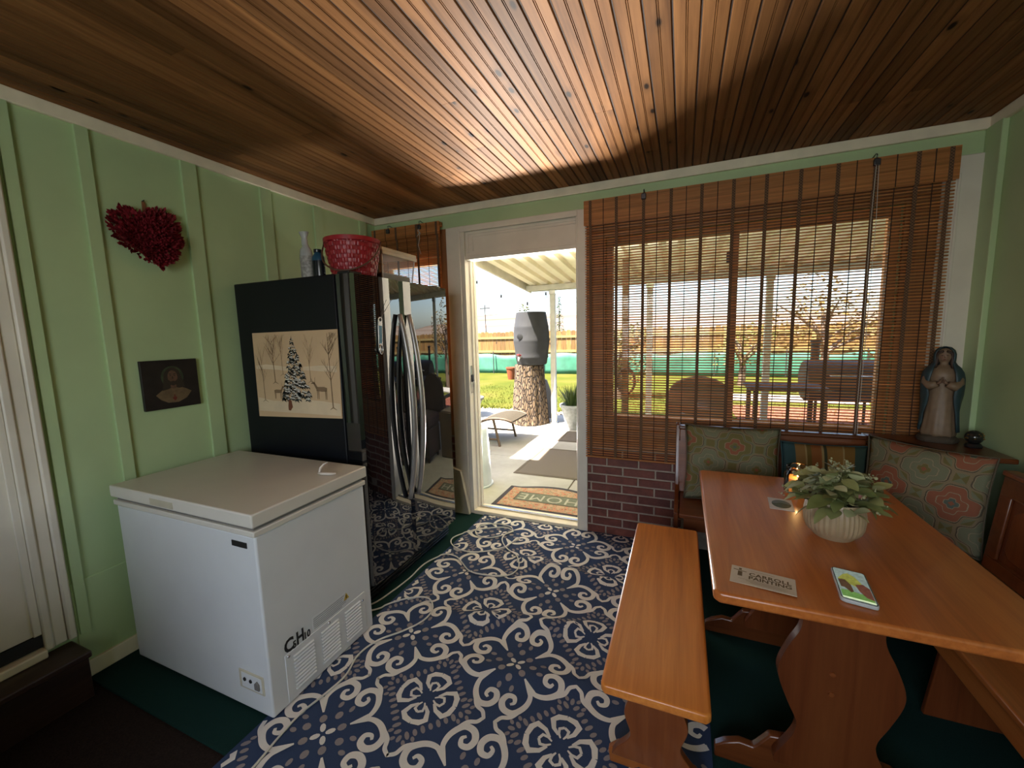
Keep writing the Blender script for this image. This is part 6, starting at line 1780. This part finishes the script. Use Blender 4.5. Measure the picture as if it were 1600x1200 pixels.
# ------------------------------------------------------------------ fence, green screen, trees, hills
def fence_mat(name, a, b, c_):
    return wood(name, a, b, c_, 'z', 0.9, True, rnd=19.0, kscale=2.0)
M['picket'] = fence_mat('cedar_picket', (0.10, 0.045, 0.011), (0.17, 0.09, 0.024), (0.23, 0.135, 0.042))
M['rail'] = plain('fence_rail', (0.22, 0.155, 0.055), rough=0.9, var=0.15, scale=6)
fy = 15.25
fen = thing('fence', (-2, fy, GZ), 'orange cedar board fence with rails at the back of the lawn', 'fence')
pk = mesh_of(MB().prism([(-0.085, 0), (0.085, 0), (0.085, 1.60), (0.06, 1.64), (-0.06, 1.64), (-0.085, 1.60)], lambda a, b, t: (a, t, b), -0.010, 0.010), 'picket', M['picket'])
rf = random.Random(9)
k = 0; x = -14.0
while x < 13.5:
    o = obj('picket', pk, None, fen); o.location = Vector((x, fy+0.045, GZ-0.02+rf.uniform(-0.02, 0.02))) - Vector(fen.location) + Vector(fen.location)
    x += 0.182
for z in (0.42, 0.78, 1.33):
    obj('rail', MB().box(-14.1, 13.6, fy-0.008, fy+0.034, z-0.045, z+0.045), M['rail'], fen)
for i in range(12):
    x = -13.2+2.42*i
    obj('post', MB().box(x-0.05, x+0.05, fy-0.10, fy-0.01, GZ-0.05, 1.55), M['rail'], fen)
M['screen'] = plain('green_screen', (0.026, 0.125, 0.075), rough=0.7, var=0.25, scale=3)
gs = thing('privacy_screen', (-3, 15.0, GZ), 'rippled green fabric screen along the foot of the fence', 'screen')
m = MB(); NX = 220
for j in range(5):
    for i in range(NX+1):
        x = -13.5+26.5*i/NX; v = j/4
        m.v.append((x, 15.0+0.06*math.sin(x*2.3)*(0.3+v)+0.03*math.sin(x*6.1+v*2), GZ-0.02+(0.76+0.035*math.sin(x*1.3)+0.02*math.sin(x*4.1))*v))
for j in range(4):
    for i in range(NX):
        a = j*(NX+1)+i; m.f.append((a, a+1, a+NX+2, a+NX+1)); m.m.append(0)
o = obj('fabric', m, M['screen'], gs, smooth=True); so = o.modifiers.new('t', 'SOLIDIFY'); so.thickness = 0.006
for i in range(14):
    x = -13.0+2.0*i
    obj('stake', MB().box(x-0.015, x+0.015, 14.90, 14.93, GZ-0.05, 0.80), M['dark_steel'], gs)
def hill_mat():
    t = NT('dry_hillside'); v = t.coord(scale=(0.012, 0.05, 0.9))
    n = t.noise(v, 1.2, 5, 0.65, 0.5)
    t.base(t.ramp(n.outputs['Fac'], [(0.3, (0.085, 0.055, 0.042)), (0.5, (0.135, 0.10, 0.08)), (0.7, (0.19, 0.16, 0.14))])); t.set(rough=1.0, spec=0.0)
    return t.mat
m = MB(); NX = 60
hp_ = [(58, -0.3), (66, 1.6), (74, 3.4), (82, 5.2), (92, 6.6), (120, 7.2)]
for (y, z) in hp_:
    for i in range(NX+1):
        x = -150+300*i/NX
        f = 1+0.08*math.sin(x*0.05)+0.04*math.sin(x*0.13+1) - max(0, min(0.42, (x+28)/80.0))
        m.v.append((x, y+3*math.sin(x*0.07), z*f if z > 0 else z))
for j in range(len(hp_)-1):
    for i in range(NX):
        a = j*(NX+1)+i; m.f.append((a, a+1, a+NX+2, a+NX+1)); m.m.append(0)
struct('hill', m, hill_mat(), 'bare terraced hillside on the horizon beyond the fence', 'hill', smooth=True)
tag(bpy.data.objects['lawn'], None)
cn = thing('conifer', (-5.12, 18.0, GZ), 'slender evergreen tree behind the fence, right of the patio post', 'tree')
rc = random.Random(12); m = MB()
for i in range(900):
    tt = rc.random()**0.8
    z = 3.15-2.9*tt; r = 0.03+0.42*tt*(0.7+0.5*abs(math.sin(z*7)))
    a = rc.uniform(0, 2*PI); q = Vector((-5.12+r*math.cos(a)*rc.random()**0.4, 18+r*math.sin(a), z))
    s = 0.11*rc.uniform(0.6, 1.2); d = Vector((math.cos(a), math.sin(a), -0.35)); w = Vector((-math.sin(a), math.cos(a), 0))*s*0.3
    m.add([q-w, q+w, q+d*s], [(0, 1, 2)])
obj('foliage', m, plain('conifer_green', (0.032, 0.055, 0.02), rough=0.9, var=0.4, scale=8), cn)
obj('trunk', MB().tube([(-5.12, 18, GZ-0.05), (-5.12, 18, 2.8)], [0.06, 0.015], 8), M['frame_brown'], cn)
def tree(name, base, h, crown, n, leafm, label, size, seed):
    root = thing(name, base, label, 'tree')
    r = random.Random(seed); m = MB()
    b = Vector(base)
    m.tube([b-Vector((0, 0, 0.05)), b+Vector((0.03, 0, h*0.3)), b+Vector((-0.04, 0.02, h*0.6))], [0.10, 0.08, 0.05], 8)
    for i in range(9):
        a = r.uniform(0, 2*PI); s = b+Vector((0, 0, h*r.uniform(0.28, 0.6)))
        e = s+Vector((math.cos(a)*h*0.33, math.sin(a)*h*0.33, h*r.uniform(0.15, 0.4)))
        m.tube([s, (s+e)/2+Vector((0, 0, 0.06)), e], [0.04, 0.026, 0.01], 6)
    obj('branches', m, M['frame_brown'], root)
    obj('foliage', foliage([(tuple(b+Vector(c)), R) for c, R in crown], n, size, seed+1), leafm, root)
    return root
M['leaf_orange'] = leaf_mat('autumn_leaf', (0.16, 0.08, 0.015), (0.24, 0.15, 0.04))
M['leaf_yg'] = leaf_mat('yellow_green_leaf', (0.075, 0.088, 0.018), (0.14, 0.14, 0.035))
tree('autumn_tree', (2.9, 11.0, GZ), 3.0, [((0, 0, 1.6), 0.7), ((-0.7, 0.2, 1.5), 0.5), ((0.6, 0, 1.75), 0.55), ((-0.2, 0, 2.2), 0.55), ((0.9, 0.3, 1.3), 0.5)], 1600, M['leaf_orange'], 'sparse autumn tree with orange leaves beyond the grill', 0.09, 31)
tree('shrub', (-1.35, 9.6, GZ), 1.7, [((0, 0, 1.0), 0.42), ((0.3, 0, 0.7), 0.4), ((-0.25, 0, 1.35), 0.3), ((0.35, 0, 1.4), 0.3)], 1500, M['leaf_yg'], 'yellow green shrub beyond the patio at the left of the blind', 0.08, 41)
tree('shrub', (1.5, 12.5, GZ), 1.6, [((0, 0, 1.0), 0.5), ((0.4, 0, 1.3), 0.4), ((-0.4, 0, 0.8), 0.4)], 500, M['leaf_yg'], 'yellow green bush in front of the fence right of centre', 0.09, 51)
upole = thing('utility_pole', (-19.6, 40, -0.3), 'thin far utility pole with wires on the hillside left of the barrel', 'pole')
obj('shaft', MB().tube([(-19.5, 40, -0.4), (-19.62, 40, 4.7)], 0.05, 8), M['barrel'], upole)
obj('crossarm', MB().box(-20.2, -19.05, 39.95, 40.05, 4.25, 4.36), M['barrel'], upole)
obj('wire', MB().tube([(-32, 40, 4.4), (-19.6, 40, 4.45), (-8, 40, 4.9), (0, 40, 5.0)], 0.018, 5).tube([(-32, 40, 3.2), (-19.6, 40, 3.5), (-8, 40, 4.6)], 0.018, 5), M['barrel'], upole)
